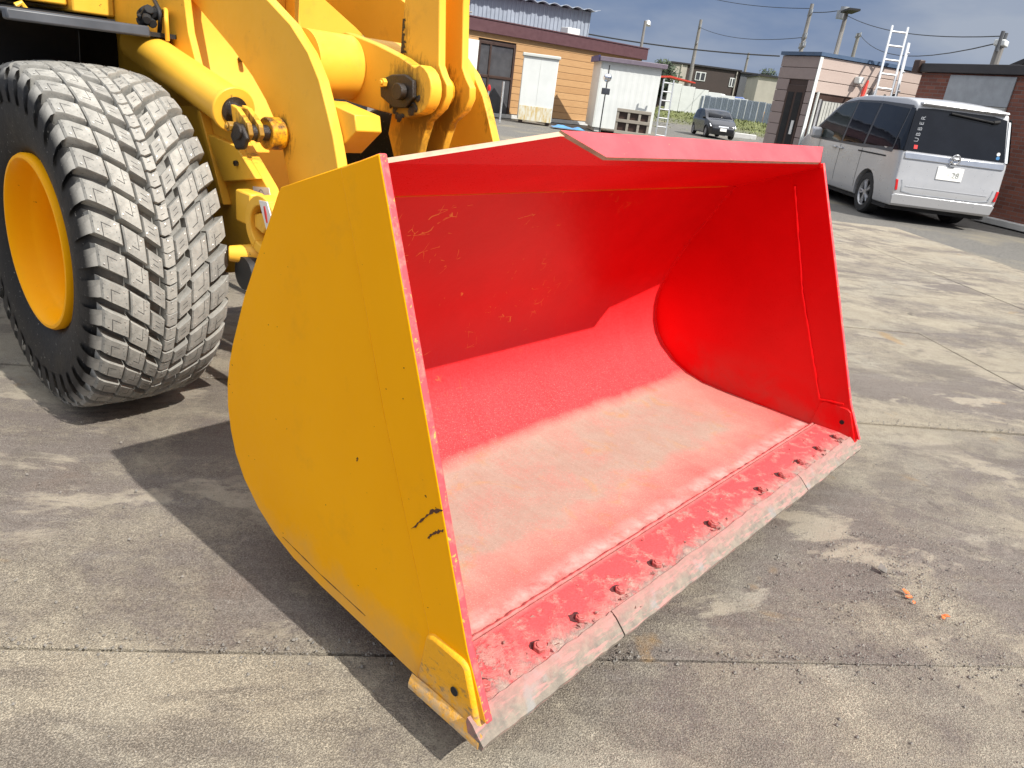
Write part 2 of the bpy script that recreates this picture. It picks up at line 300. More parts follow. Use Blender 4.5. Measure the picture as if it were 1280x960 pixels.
def yard_mat():
    t = NT('dusty_asphalt_gravel'); p = t.pos(True)
    g = t.noise(p, 55, 5, 0.75); m = t.noise(p, 0.5, 6, 0.6)
    c = t.mix(t.mr(g, 0.36, 0.66), (0.085, 0.082, 0.078), (0.215, 0.205, 0.185))
    c = t.mix(t.mr(m, 0.52, 0.68), c, (0.23, 0.205, 0.155))
    c = t.mix(t.mr(t.vor(p, 26), 0.10, 0.05), c, (0.34, 0.33, 0.30))
    x, y, z = t.sep(p)
    far = t.mr(t.math('ADD', x, t.math('MULTIPLY', t.noise(p, 0.25, 4), 10)), 46, 52)
    c = t.mix(far, c, t.mix(t.mr(t.noise(p, 1.7, 5, 0.7), 0.35, 0.65), (0.085, 0.105, 0.038), (0.15, 0.155, 0.062)))
    t.bump(g, 0.6, 0.02)
    return t.done(c, 0.95, spec=0.2)
MAT['yard'] = yard_mat()

# ------------------------------------------------------------------ mesh helpers
class MB:
    def __init__(s): s.v = []; s.f = []; s.mi = []
    def add(s, vs, fs, mi=0):
        o = len(s.v); s.v += [tuple(x) for x in vs]; s.f += [tuple(i+o for i in f) for f in fs]; s.mi += ([mi]*len(fs) if isinstance(mi, int) else list(mi)); return s
    def box(s, a, b, mi=0, mt=None):
        (x0, y0, z0), (x1, y1, z1) = a, b
        vs = [(x0,y0,z0),(x1,y0,z0),(x1,y1,z0),(x0,y1,z0),(x0,y0,z1),(x1,y0,z1),(x1,y1,z1),(x0,y1,z1)]
        if mt is not None: vs = [mt @ Vector(v) for v in vs]
        return s.add(vs, [(0,3,2,1),(4,5,6,7),(0,1,5,4),(1,2,6,5),(2,3,7,6),(3,0,4,7)], mi)
    def prism(s, poly, x0, x1, ax=0, mi=(0, 0, 0), mt=None):
        """poly = 2D points in the other two axes; mi = (low cap, high cap, sides)"""
        n = len(poly)
        def P(p, x):
            q = list(p); q.insert(ax, x); return mt @ Vector(q) if mt is not None else tuple(q)
        vs = [P(p, x0) for p in poly] + [P(p, x1) for p in poly]
        fs = [tuple(range(n))[::-1], tuple(range(n, 2*n))] + [(i, (i+1) % n, n+(i+1) % n, n+i) for i in range(n)]
        return s.add(vs, fs, [mi[0], mi[1]] + [mi[2]]*n)
    def tube(s, pts, r, n=12, mi=0, caps=True):
        pts = [Vector(p) for p in pts]; rr = r if isinstance(r, (list, tuple)) else [r]*len(pts)
        vs = []; fs = []; prev = None
        for i, p in enumerate(pts):
            d = (pts[min(i+1, len(pts)-1)] - pts[max(i-1, 0)]).normalized()
            a = d.orthogonal().normalized() if prev is None else (prev - d*prev.dot(d)).normalized()
            prev = a; b = d.cross(a)
            for k in range(n):
                t = 2*math.pi*k/n; vs.append(p + (a*math.cos(t) + b*math.sin(t))*rr[i])
        for i in range(len(pts)-1):
            for k in range(n): fs.append((i*n+k, i*n+(k+1) % n, (i+1)*n+(k+1) % n, (i+1)*n+k))
        if caps: fs += [tuple(range(n))[::-1], tuple(range((len(pts)-1)*n, len(pts)*n))]
        return s.add(vs, fs, mi)
    def lathe(s, prof, n=64, mi=0, closed=False):
        """prof = (x, r) turned about the X axis"""
        vs = []; fs = []; m = len(prof)
        for k in range(n):
            t = 2*math.pi*k/n
            for x, r in prof: vs.append((x, -r*math.cos(t), r*math.sin(t)))
        for k in range(n):
            for i in range(m if closed else m-1):
                j = (i+1) % m; a = k*m; b = ((k+1) % n)*m; fs.append((a+i, a+j, b+j, b+i))
        return s.add(vs, fs, mi)
    def build(s, name, mats, parent=None, loc=(0, 0, 0), bevel=0.0, seg=2, smooth=35, label=None, fixn=True, solid=0.0, rz=None):
        me = bpy.data.meshes.new(name); me.from_pydata(s.v, [], s.f)
        mats = mats if isinstance(mats, (list, tuple)) else [mats]
        for m in mats: me.materials.append(MAT[m] if isinstance(m, str) else m)
        for p, i in zip(me.polygons, s.mi): p.material_index = i
        if fixn:
            bm = bmesh.new(); bm.from_mesh(me); bmesh.ops.recalc_face_normals(bm, faces=bm.faces); bm.to_mesh(me); bm.free()
        if smooth: 
            for p in me.polygons: p.use_smooth = True
            me.set_sharp_from_angle(angle=R_(smooth))
        me.update()
        o = bpy.data.objects.new(name, me); C.objects.link(o); o.location = loc
        if rz is not None: o.rotation_euler.z = rz
        if parent: o.parent = parent
        if solid:
            md = o.modifiers.new('solid', 'SOLIDIFY'); md.thickness = abs(solid); md.offset = 1 if solid > 0 else -1; md.use_even_offset = True
        if bevel:
            md = o.modifiers.new('bevel', 'BEVEL'); md.width = bevel; md.segments = seg; md.limit_method = 'ANGLE'; md.angle_limit = R_(32)
        if label: o['label'] = label
        return o
def tag(o, label, cat, group=None, kind=None):
    if label: o['label'] = label
    if cat: o['category'] = cat
    if group: o['group'] = group
    if kind: o['kind'] = kind
    return o
def thing(name, label, cat, loc=(0, 0, 0), rz=0.0, group=None):
    o = bpy.data.objects.new(name, None); C.objects.link(o); o.location = loc; o.rotation_euler.z = rz; o.empty_display_size = 0.3
    return tag(o, label, cat, group)
def copy_tree(o, parent=None):
    kids = list(o.children); c = o.copy(); C.objects.link(c); c.parent = parent
    for k in kids: copy_tree(k, c)
    return c
def arc(cx, cy, r, a0, a1, n): return [(cx + r*math.cos(R_(a0+(a1-a0)*i/n)), cy + r*math.sin(R_(a0+(a1-a0)*i/n))) for i in range(n+1)]
def text_part(name, s, size, mat, parent, loc, rot, depth=0.002):
    cu = bpy.data.curves.new(name, 'FONT'); cu.body = s; cu.size = size; cu.extrude = depth; cu.align_x = 'CENTER'; cu.align_y = 'CENTER'
    ob = bpy.data.objects.new(name, cu); C.objects.link(ob)
    dg = bpy.context.evaluated_depsgraph_get(); me = bpy.data.meshes.new_from_object(ob.evaluated_get(dg)); bpy.data.objects.remove(ob)
    o = bpy.data.objects.new(name, me); me.materials.clear(); me.materials.append(MAT[mat]); C.objects.link(o); o.parent = parent; o.location = loc; o.rotation_euler = rot
    return o

# ------------------------------------------------------------------ the ground
def make_ground():
    m = MB(); S = 1500
    xs = [-S, -60, -20, -8, 0, 8, 20, 36, 44, 50, 56, 62, 80, S]; ys = [-S, -60, -20, -8, 0, 8, 14, 20, 26, 32, 40, 60, 100, S]
    def hz(x, y):
        d = math.hypot(x+1, y+.8); return -0.026 + 0.75*min(1, max(0, (d-46)/14))
    vs = [(x, y, hz(x, y)) for x in xs for y in ys]; n = len(ys)
    fs = [(i*n+j, (i+1)*n+j, (i+1)*n+j+1, i*n+j+1) for i in range(len(xs)-1) for j in range(n-1)]
    g = m.add(vs, fs).build('ground', 'yard', smooth=60); tag(g, 'dusty grey gravel and asphalt yard running back to the fence', None, kind='structure')
    # steel plates: s = along the first rows, n = across
    tv = Vector((0.7490, -0.6626, 0)); nv = Vector((0.6626, 0.7490, 0)); ang = math.atan2(tv.y, tv.x)
    def plate(t0, t1, n0, n1, k, bias=0.0):
        g_ = 0.006; a, b = (t1-t0)/2 - g_, (n1-n0)/2 - g_
        nx = 9
        mm = MB(); per = []
        def edge(p, q):
            for i in range(nx):
                f = i/nx; w = random.uniform(-.0035, .0035); x = p[0]+(q[0]-p[0])*f; y = p[1]+(q[1]-p[1])*f
                per.append((x + (w if p[0] == q[0] else 0), y + (w if p[1] == q[1] else 0)))
        edge((-a, -b), (a, -b)); edge((a, -b), (a, b)); edge((a, b), (-a, b)); edge((-a, b), (-a, -b))
        mm.prism(per, -0.022, 0.0, ax=2)
        c = tv*((t0+t1)/2) + nv*((n0+n1)/2)
        o = mm.build('steel_plate', 'plate', g, (c.x, c.y, -0.0005 - 0.0035*(k % 3)), bevel=0.003, seg=1); o.rotation_euler.z = ang + random.uniform(-.002, .002)
        o.rotation_euler.x = random.uniform(-.0012, .0012); o.color = (1, 1, 1, 0.5 + bias)      # alpha = how much sand lies on this plate
        return o
    k = 0
    for i, (n0, n1) in enumerate([(-3.2, -1.45), (-1.45, 0.285), (0.285, 2.02), (2.02, 3.82), (3.82, 5.6), (5.6, 7.4)]):
        for t0, t1 in [(-10.5+0.9*(i % 2), -3.4+0.9*(i % 2) - 0.0), (-3.4+0.9*(i % 2), 3.63)]:
            plate(t0, t1, n0, n1, k, [0.03, 0.045, -0.022, 0.0, 0.02, 0.0][i]); k += 1
    for t0, t1 in [(3.63, 5.5), (5.5, 7.25)]:
        for n0, n1 in [(-6.2, -0.4), (-0.4, 5.95), (5.95, 9.2)]:
            off = 0.7 if t0 > 5 else 0; plate(t0, t1, n0+off, n1+off, k, 0.01 if t0 < 5 else 0.05); k += 1
    return g, tv, nv
ground, TV, NV = make_ground()

# ------------------------------------------------------------------ wheel loader
L0 = Vector((1.06, 2.36, 0))
loader = thing('wheel_loader', 'yellow wheel loader with red lined bucket held just above the steel plates', 'loader', (0.8983, 2.1159, 0.1106)); loader.scale = (0.9219,)*3      # loader shrunk about the camera position; stands on its tyres, bucket carried a hand's breadth above the plates
def part(mb, name, mats, **k):     # a part given in world coordinates before the scaling about the camera
    k.setdefault('loc', tuple(-L0)); return mb.build(name, mats, loader, **k)
W = 2.5
def tap(mb):                        # side plates draw in a little towards the back
    mb.v = [(1.25 + (x-1.25)*(1 - 0.020*max(0, y)/1.2), y, z) for x, y, z in mb.v]; return mb
OUT = [(0.235, 0.012), (0.69, 0.022), (0.84, 0.032), (0.945, 0.056), (1.045, 0.100), (1.132, 0.163), (1.185, 0.230), (1.212, 0.299), (1.228, 0.380), (1.226, 0.457), (1.210, 0.530), (1.185, 0.601), (1.109, 0.770), (0.925, 1.092)]
INN = [(0.225, 0.052), (0.69, 0.056), (0.83, 0.063), (0.930, 0.085), (1.025, 0.126), (1.108, 0.185), (1.158, 0.245), (1.184, 0.309), (1.198, 0.383), (1.196, 0.452), (1.181, 0.522), (1.158, 0.590), (1.082, 0.758), (0.902, 1.074)]
m = MB()
nx = 24
def strip(prof, x0, x1, flip):
    vs = []; fs = []
    for i in range(nx+1):
        x = x0+(x1-x0)*i/nx
        vs += [(x, y, z) for y, z in prof]
    n = len(prof)
    for i in range(nx):
        for j in range(n-1):
            q = (i*n+j, (i+1)*n+j, (i+1)*n+j+1, i*n+j+1); fs.append(q if not flip else q[::-1])
    return vs, fs
m.add(*strip(INN, 0.006, W-0.006, False), mi=0); m.add(*strip(OUT, 0.006, W-0.006, True), mi=1)
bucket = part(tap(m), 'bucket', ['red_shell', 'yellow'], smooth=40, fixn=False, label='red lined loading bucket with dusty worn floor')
bucket_sub = lambda mb, name, mats, **k: mb.build(name, mats, bucket, **k)
# top plate, spill guard and folded lip
A = (0.417, 0.388, 1.320); B = (0.547, 0.336, 1.268)
rows = [[(0.006, 0.9135, 1.083), (W-0.006, 0.9135, 1.083)], [(0.006, 0.527, 1.233), (W-0.006, 0.527, 1.233)], [(A[0], A[1], A[2]), (W-A[0], A[1], A[2])], [(B[0], B[1], B[2]), (W-B[0], B[1], B[2])]]
def sheet(r0, r1, n=12):
    mm = MB(); vs = []
    for r in (r0, r1):
        for i in range(n+1): vs.append(tuple(r[0][k]+(r[1][k]-r[0][k])*i/n for k in range(3)))
    mm.add(vs, [(i, i+1, n+2+i, n+1+i) for i in range(n)]); return mm
def sheet3(rs, n=12):
    mm = MB(); vs = []
    for r in rs:
        for i in range(n+1): vs.append(tuple(r[0][k]+(r[1][k]-r[0][k])*i/n for k in range(3)))
    mm.add(vs, [(j*(n+1)+i, j*(n+1)+i+1, (j+1)*(n+1)+i+1, (j+1)*(n+1)+i) for j in range(len(rs)-1) for i in range(n)]); return mm
tp = bucket_sub(tap(sheet3(rows[:3])), 'top_plate', ['red', 'yellow', 'rim_top'], smooth=0, fixn=False)
md = tp.modifiers.new('solid', 'SOLIDIFY'); md.thickness = 0.011; md.offset = 1; md.material_offset = 1; md.material_offset_rim = 2
lip = bucket_sub(tap(sheet3(rows[2:4])), 'spill_guard_lip', ['red_lit', 'red_lit', 'rim_top'], smooth=0, fixn=False)
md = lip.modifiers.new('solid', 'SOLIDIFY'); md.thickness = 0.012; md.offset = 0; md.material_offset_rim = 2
# side plates
def side_plate(x0, x1, out_low):
    poly = [(0.05, 0.03)] + OUT + [(0.9135, 1.105), (0.52, 1.243)]
    mm = MB(); mm.prism(poly, x0, x1, 0, (1, 0, 2) if out_low else (0, 1, 2))
    return bucket_sub(tap(mm), 'side_plate', ['red', 'yellow', 'rim_edge'], bevel=0.002, seg=1, label='yellow outer side plate of the bucket' if out_low else 'red inner face of the far bucket side plate')
spl = side_plate(-0.010, 0.006, True); spr = side_plate(W-0.006, W+0.010, False)
def front_strip(x0, x1, out_low):     # thicker leading strip of each side plate
    poly = [(0.010, 0.062), (0.227, 0.062), (0.232, 0.185), (0.447, 0.664), (0.655, 1.193), (0.515, 1.246), (0.30, 0.72), (0.095, 0.215)]
    mm = MB(); mm.prism(poly, x0, x1, 0, (1, 0, 2) if out_low else (0, 1, 2))
    return bucket_sub(tap(mm), 'edge_plate', ['red', 'yellow', 'rim_edge'], bevel=0.004, seg=2)
front_strip(-0.0145, 0.0075, True); front_strip(W-0.0075, W+0.0145, False)
def corner_plate(x0, x1, out_low):
    poly = [(0.012, 0.016), (0.25, 0.010), (0.228, 0.178), (0.205, 0.190), (0.100, 0.190), (0.082, 0.178)]
    mm = MB(); mm.prism(poly, x0, x1, 0)
    o = bucket_sub(tap(mm), 'corner_plate', 'corner' if out_low else 'red', bevel=0.010 if out_low else 0.003, seg=2)
    return o
corner_plate(-0.026, 0.004, True); corner_plate(W-0.014, W+0.026, False)
# upturned wear shoe under the near corner
m = MB(); sh_ = [(-0.0255, 0.044), (-0.031, 0.034), (-0.036, 0.018), (-0.036, 0.003), (-0.020, 0.003)]
vs = [(x, y + (0.0 if x > -.03 else -0.0), z*(1-0.35*f)) for y, f in [(0.256, 0.2), (0.20, 0), (0.12, 0), (0.05, .1), (0.010, 0.35)] for x, z in sh_]
m.add(vs, [(i*5+j, i*5+(j+1) % 5, (i+1)*5+(j+1) % 5, (i+1)*5+j) for i in range(4) for j in range(5)] + [(0, 1, 2, 3, 4), (20, 24, 23, 22, 21)])
bucket_sub(m, 'wear_shoe', 'corner', bevel=0.0, label='scraped steel wear shoe at the near bucket corner')
# weld seams on the inner and outer faces
def bead(name, pts, r, mat):
    P = [Vector(p) for p in pts]; q = []
    for a, b in zip(P[:-1], P[1:]):
        n = max(2, int((b-a).length/0.018))
        for i in range(n): q.append(a.lerp(b, i/n) + Vector((0, random.uniform(-.0012, .0012), random.uniform(-.0012, .0012))))
    q.append(P[-1]); return bucket_sub(MB().tube(q, [r*random.uniform(.75, 1.25) for _ in q], 7), name, mat)
def tx(x, y): return 1.25 + (x-1.25)*(1-0.020*max(0, y)/1.2)
bead('weld_seam', [(tx(W-0.0085, y), y+0.004, z) for y, z in [(0.610, 1.125), (0.447, 0.664), (0.232, 0.190), (0.120, 0.205)]], 0.0055, 'red')
bead('weld_seam', [(tx(W-0.008, y), y, z) for y, z in INN[1:]], 0.006, 'red')
bead('weld_seam', [(0.02, 0.232, 0.060), (W-0.02, 0.232, 0.060)], 0.007, 'red_edge')
bead('weld_seam', [(tx(-0.0105, y), y+0.002, z) for y, z in [(0.232, 0.190), (0.447, 0.664), (0.650, 1.190)]], 0.0035, 'yellow')
# base edge and bolted cutting edges
m = MB(); nxe = 70
prof = [(0.046, 0.012), (0.049, 0.060), (0.105, 0.068), (0.222, 0.066), (0.228, 0.012)]
for i in range(1): m.prism(prof, 0.004, W-0.004, 0)
bucket_sub(m, 'base_edge', 'red_edge', bevel=0.003)
def cut_edge(x0, x1):
    mm = MB(); n = 26; prof = [(0.040, 0.006), (0.000, 0.004), (-0.004, 0.020), (0.014, 0.036), (0.036, 0.056), (0.054, 0.066), (0.056, 0.050)]
    vs = []; k = len(prof)
    for i in range(n+1):
        x = x0+(x1-x0)*i/n
        j1, j2 = random.uniform(-.004, .004), random.uniform(-.004, .003)
        for q, (y, z) in enumerate(prof):
            dy = j1*.6 if q in (1, 2) else (random.uniform(-.003, .003) if q in (5, 6) else 0); dz = j2*.4 if q in (3, 4, 5) else 0
            if i in (0, n) and q < 3: dy *= 0.4
            vs.append((x, y+dy, z+dz))
    fs = [(i*k+j, (i+1)*k+j, (i+1)*k+(j+1) % k, i*k+(j+1) % k) for i in range(n) for j in range(k)] + [tuple(range(k)), tuple(range(n*k, n*k+k))[::-1]]
    return bucket_sub(mm.add(vs, fs), 'cutting_edge', 'scraped', bevel=0.0, smooth=25)
for a, b in [(-0.034, 0.534), (0.540, 1.866), (1.872, 2.522)]: cut_edge(a, b)
bm_ = MB()
hexp = lambda r: [(r*math.cos(R_(60*i+15)), r*math.sin(R_(60*i+15))) for i in range(6)]
bm_.prism(hexp(0.0165), 0.0, 0.013, ax=2); bm_.prism(arc(0, 0, 0.010, 0, 340, 10), 0.0131, 0.017, ax=2)
b0 = None
for x in [2.405, 2.199, 1.988, 1.794, 1.601, 1.205, 0.835, 0.631, 0.436, 0.262, 0.058]:
    if b0 is None: b0 = bucket_sub(bm_, 'bolt', 'bolt_red', loc=(x, 0.090, 0.066), bevel=0.003); o = b0
    else: o = b0.copy(); C.objects.link(o); o.location = (x, 0.090, 0.066)
    rc = MB().prism([(x + .022*math.cos(q*.524)*random.uniform(.7, 1.25), 0.104 + .018*math.sin(q*.524)*random.uniform(.7, 1.2)) for q in range(12)], 0.0672, 0.0692, 2); bucket_sub(rc, 'bolt_shade', 'boltshade', smooth=0)  # dark patch painted as the shade behind each bolt head
    o.rotation_euler = (random.uniform(-.12, .12), random.uniform(-.12, .12), random.uniform(0, 1)); s = random.uniform(.85, 1.15); o.scale = (s, s, s)
# lumps of caked dirt between bolt heads and edge
m = MB()
for i in range(150):
    x = random.choice([0.06, .262, .436, .631, .835, 1.205, 1.601, 1.794, 1.988, 2.2, 2.405]) + random.gauss(0, .022) if i < 110 else random.uniform(0, 2.5)
    if x < 0.02 or x > 2.48: continue
    y = random.uniform(0.035, 0.085) if i < 110 else random.uniform(.01, .2); z = 0.068 if y > .06 else .046; r = random.uniform(.003, .010)
    c = Vector((x, y, z)); vs = [c + Vector((random.uniform(-1, 1), random.uniform(-1, 1), random.uniform(-.5, .8)))*r for _ in range(6)]
    m.add(vs, [(0, 1, 2), (0, 2, 3), (0, 3, 4), (0, 4, 1), (5, 2, 1), (5, 3, 2), (5, 4, 3), (5, 1, 4)])
o = bucket_sub(m, 'caked_dirt', 'scraped', smooth=0); o['kind'] = 'stuff'
# holes and chipped marks on the side plates
m = MB(); m.prism(arc(0.107, 0.120, 0.011, 0, 340, 14), tx(W-0.016, .1), tx(W-0.0145, .1), 0); bucket_sub(m, 'bolt_hole', 'blackmatt')
m = MB(); m.prism(arc(0.110, 0.095, 0.012, 0, 340, 14), -0.0275, -0.0262, 0); bucket_sub(m, 'bolt_hole', 'blackmatt')
def scratch(pts, wd):
    mm = MB(); n = 16; up_, dn = [], []
    for i in range(n+1):
        f = i/n*(len(pts)-1); k = min(int(f), len(pts)-2); f -= k
        y = pts[k][0]+(pts[k+1][0]-pts[k][0])*f; z = pts[k][1]+(pts[k+1][1]-pts[k][1])*f; j = random.uniform(-.002, .002); hw = wd*random.choice([.15, .5, .8, 1.0, 1.3])*(0.3 if i in (0, n) else 1)
        up_.append((y+j, z+hw)); dn.append((y+j, z-hw))
    mm.prism(up_ + dn[::-1], -0.0160, -0.0146, 0); return tap(mm)
for pts, wd in [([(0.318, 0.424), (0.285, 0.465), (0.255, 0.505), (0.222, 0.525)], .005), ([(0.262, 0.430), (0.238, 0.458), (0.212, 0.478)], .005)]:
    bucket_sub(scratch(pts, wd), 'chipped_mark', 'rust', smooth=0)
for pts, wd in [([(0.90, 0.075), (0.70, 0.062), (0.48, 0.058)], .0015), ([(0.55, .50), (0.545, .505)], .004)]:
    mm = scratch(pts, wd); mm.v = [(x+0.0050, y, z) for x, y, z in mm.v]; bucket_sub(mm, 'chipped_mark', 'rust', smooth=0)
# bucket hinge lugs behind the back sheet
for x in (0.64, 0.745, 1.50, 1.605):
    m = MB(); m.prism([(1.10, .86), (1.215, .52), (1.235, .36), (1.42, .34), (1.47, .42), (1.44, .50), (1.30, .60)], x, x+0.035, 0); bucket_sub(m, 'hinge_lug', 'yellow', bevel=0.004)

# --- wheel
WC = Vector((0.160, 2.615, 0.580))
def make_wheel():
    prof = [(-0.165, 0.312), (-0.190, 0.328), (-0.216, 0.372), (-0.232, 0.440), (-0.238, 0.490), (-0.233, 0.540), (-0.222, 0.575), (-0.200, 0.588), (-0.17, 0.598), (-0.08, 0.606), (0, 0.608),
            (0.08, 0.606), (0.17, 0.600), (0.208, 0.592), (0.222, 0.575), (0.233, 0.540), (0.238, 0.490), (0.232, 0.440), (0.216, 0.372), (0.190, 0.328), (0.165, 0.312), (0.0, 0.30)]
    wheel = MB().lathe(prof, 96, closed=True).build('wheel', 'sidewall', loader, WC - L0, smooth=50, label='big front tyre with dusty studded tread'); wheel.scale = (1.06, 1.074, 1.074)
    rp = [(-0.182, 0.318), (-0.196, 0.330), (-0.194, 0.346), (-0.172, 0.352), (-0.15, 0.340), (0.10, 0.322), (0.13, 0.28), (0.135, 0.0)]
    rp = [(-0.150, 0.352), (-0.180, 0.354), (-0.192, 0.346), (-0.193, 0.334), (-0.183, 0.324), (-0.165, 0.318), (-0.145, 0.308), (-0.118, 0.303), (-0.108, 0.296), (-0.075, 0.276), (0.02, 0.262), (0.075, 0.252), (0.092, 0.235), (0.096, 0.17), (0.05, 0.155), (0.045, 0.0)]
    MB().lathe([(x-0.030, r_*0.932) for x, r_ in rp], 72).build('rim', 'rimyellow', wheel, smooth=40)
    m = MB()
    for i in range(12):
        a = R_(30*i); m.prism([(0.205*-math.cos(a)+y, 0.205*math.sin(a)+z) for y, z in hexp(0.017)], 0.070, 0.096, 0)
    o = m.build('wheel_nut', 'rimyellow', wheel, bevel=0.003); o['kind'] = 'stuff'
    # tread blocks: (u0, u1, arc centre, arc length, shear, sipes)
    NP = 37; pitch = 2*math.pi/NP; RT = 0.652
    def rtop(u): return RT - 0.36*u*u - (0.5*(abs(u)-0.20) if abs(u) > 0.20 else 0)
    def block(u0, u1, s0, ln, k, sip):
        us = [u0, u0+(u1-u0)*.06]; cols = [(u1-u0)*f for f in (.30, .33, .62, .65, .94)]; us += [u0+c for c in cols] + [u1]
        ss = [-ln/2, -ln*.46, -ln*.13, -ln*.09, ln*.12, ln*.16, ln*.46, ln/2]
        nu, ns = len(us), len(ss); mm = MB(); vs = []
        def P(u, s, r):
            th = (s0 + s + k*(abs(u)-.22) )/0.64; return (u, -r*math.cos(th), r*math.sin(th))
        cen = (u0+u1)/2
        for i, u in enumerate(us):
            for j, s in enumerate(ss):
                edge = i in (0, nu-1) or j in (0, ns-1)
                vs.append(P(u, s, rtop(u) - (0.006 if edge else 0)))
        groove = set()
        if sip & 1: groove |= {(2, 1), (2, 2), (2, 3)} ; groove |= {(2, 3), (3, 3)} if False else set()
        if sip & 2: groove |= {(4, 3), (4, 4), (4, 5)}
        if sip & 4: groove |= {(2, 2), (3, 2), (4, 2)}
        if sip & 8: groove |= {(2, 4), (3, 4), (4, 4)}
        fs = []; mi = []
        for i in range(nu-1):
            for j in range(ns-1):
                fs.append((i*ns+j, (i+1)*ns+j, (i+1)*ns+j+1, i*ns+j+1)); mi.append(1 if (i, j) in groove else 0)
        mm.add(vs, fs, mi)
        for (i, j) in groove:      # sink the sipe cells
            pass
        # skirt down to the carcass, a little wider at the foot
        ring = [(i, 0) for i in range(nu)] + [(nu-1, j) for j in range(1, ns)] + [(i, ns-1) for i in range(nu-2, -1, -1)] + [(0, j) for j in range(ns-2, 0, -1)]
        foot = []
        for i, j in ring:
            u = us[i] + (us[i]-cen)*.05; s = ss[j]*1.06; foot.append(P(u, s, rtop(us[i]) - (0.050 if abs(us[i]) < .2 else 0.066)))
        o_ = len(mm.v); mm.v += foot; n = len(ring)
        for q in range(n):
            a = ring[q][0]*ns+ring[q][1]; b = ring[(q+1) % n][0]*ns+ring[(q+1) % n][1]
            mm.f.append((a, o_+q, o_+(q+1) % n, b)); mm.mi.append(0)
        # studs
        for fu, fs_ in ([(.18, -.28), (.80, .30)] if ln > .06 else [(.5, .3)]):
            u = u0+(u1-u0)*fu; r = rtop(u)+.0012; c = [P(u+.0032*math.cos(q*1.05), ln*fs_+.0032*math.sin(q*1.05), r) for q in range(6)]; c.append(P(u, ln*fs_, r+.0012))
            mm.add(c, [(q, (q+1) % 6, 6) for q in range(6)], 2)
        return mm
    half = 0.0553
    spec = [(-0.216, -0.136, 0.000, .074, .62, 9), (-0.132, -0.070, 0.003, .088, .78, 6), (-0.066, -0.018, -.003, .070, .85, 12), (-0.014, 0.026, 0.003, .050, .45, 4), (-0.014, 0.026, half+.003, .048, .45, 8),
            (0.030, 0.078, half-.005, .068, .85, 12), (0.082, 0.150, half+.003, .086, .78, 6), (0.154, 0.240, half, .076, .62, 5)]
    for sp in spec:
        o = block(*sp).build('tread_block', ['tread', 'groove', 'stud'], wheel, smooth=25)
        for q in range(NP):
            oo = o if q == 0 else o.copy()
            if q: C.objects.link(oo)
            oo.rotation_euler.x = -q*pitch + random.uniform(-.004, .004); oo.scale = (1, random.uniform(.996, 1.004), 1)
    # shoulder ribs running down the sidewall
    rib = MB(); a0 = 0.0
    def SP(x, r, s): th = s/0.6; return (x, -r*math.cos(th), r*math.sin(th))
    for sgn in (-1,):
        pr = [(-0.238, 0.500), (-0.241, 0.545), (-0.236, 0.585), (-0.222, 0.612), (-0.205, 0.622)]; vs = []
        for x, r in pr:
            for s in (-.029, -.020, .020, .029): vs.append(SP(x + (0.012 if abs(s) > .03 else -0.004), r, s - (0.60-r)*.25))
        rib.add(vs, [(i*4+j, i*4+j+1, i*4+j+5, i*4+j+4) for i in range(4) for j in range(3)])
    o = rib.build('shoulder_rib', 'sidewall', wheel, smooth=50)
    for q in range(NP):
        oo = o if q == 0 else o.copy()
        if q: C.objects.link(oo)
        oo.rotation_euler.x = -q*pitch + 0.02
    return wheel
wheel = make_wheel()
# far wheel of the axle: tyre and rim only, nearly hidden
fwv = bpy.data.objects.new('wheel', wheel.data); C.objects.link(fwv); fwv.parent = loader; fwv.location = Vector((1.98, 2.60, 0.580)) - L0; fwv.scale = wheel.scale; fwv.rotation_euler.z = math.pi
fwv['label'] = 'far front tyre behind the lift arms'

# --- frame, arms and cylinders
front_edge = [(2.55, 1.800), (2.30, 1.690), (2.095, 1.590), (1.938, 1.513), (1.820, 1.425), (1.744, 1.335), (1.688, 1.230), (1.648, 1.150), (1.619, 1.069), (1.57, 0.92), (1.48, 0.70), (1.37, 0.50)]
rear_edge = [(1.36, .40), (1.42, .33), (1.52, .34), (1.62, 0.45), (1.80, 0.68), (1.93, 0.90), (1.996, 1.073), (2.037, 1.145), (2.115, 1.227), (2.218, 1.309), (2.375, 1.403), (2.539, 1.486), (2.711, 1.573), (3.05, 1.72), (3.30, 1.78), (3.36, 1.90), (3.30, 2.00), (3.10, 2.02)]
arms = []
for x in (0.670, 1.530):
    m = MB(); m.prism(front_edge + rear_edge, x, x+0.046, 0); arms.append(part(m, 'lift_arm', 'armyellow', bevel=0.004))
arms[0]['label'] = 'curved yellow lift arm nearest the tyre'; arms[1]['label'] = 'curved yellow lift arm on the far side'
# grime smudges rubbed into the near arm
m = MB(); m.tube([(0.717, 1.925, 1.386), (1.529, 1.925, 1.386)], 0.122, 40); part(m, 'cross_tube', 'armyellow', smooth=40)
# stop block under the tube
m = MB(); m.prism([(1.80, 1.265), (1.585, 1.236), (1.570, 1.180), (1.690, 1.085), (1.83, 1.10)], 0.717, 0.835, 0); part(m, 'stop_block', 'armyellow', bevel=0.004)
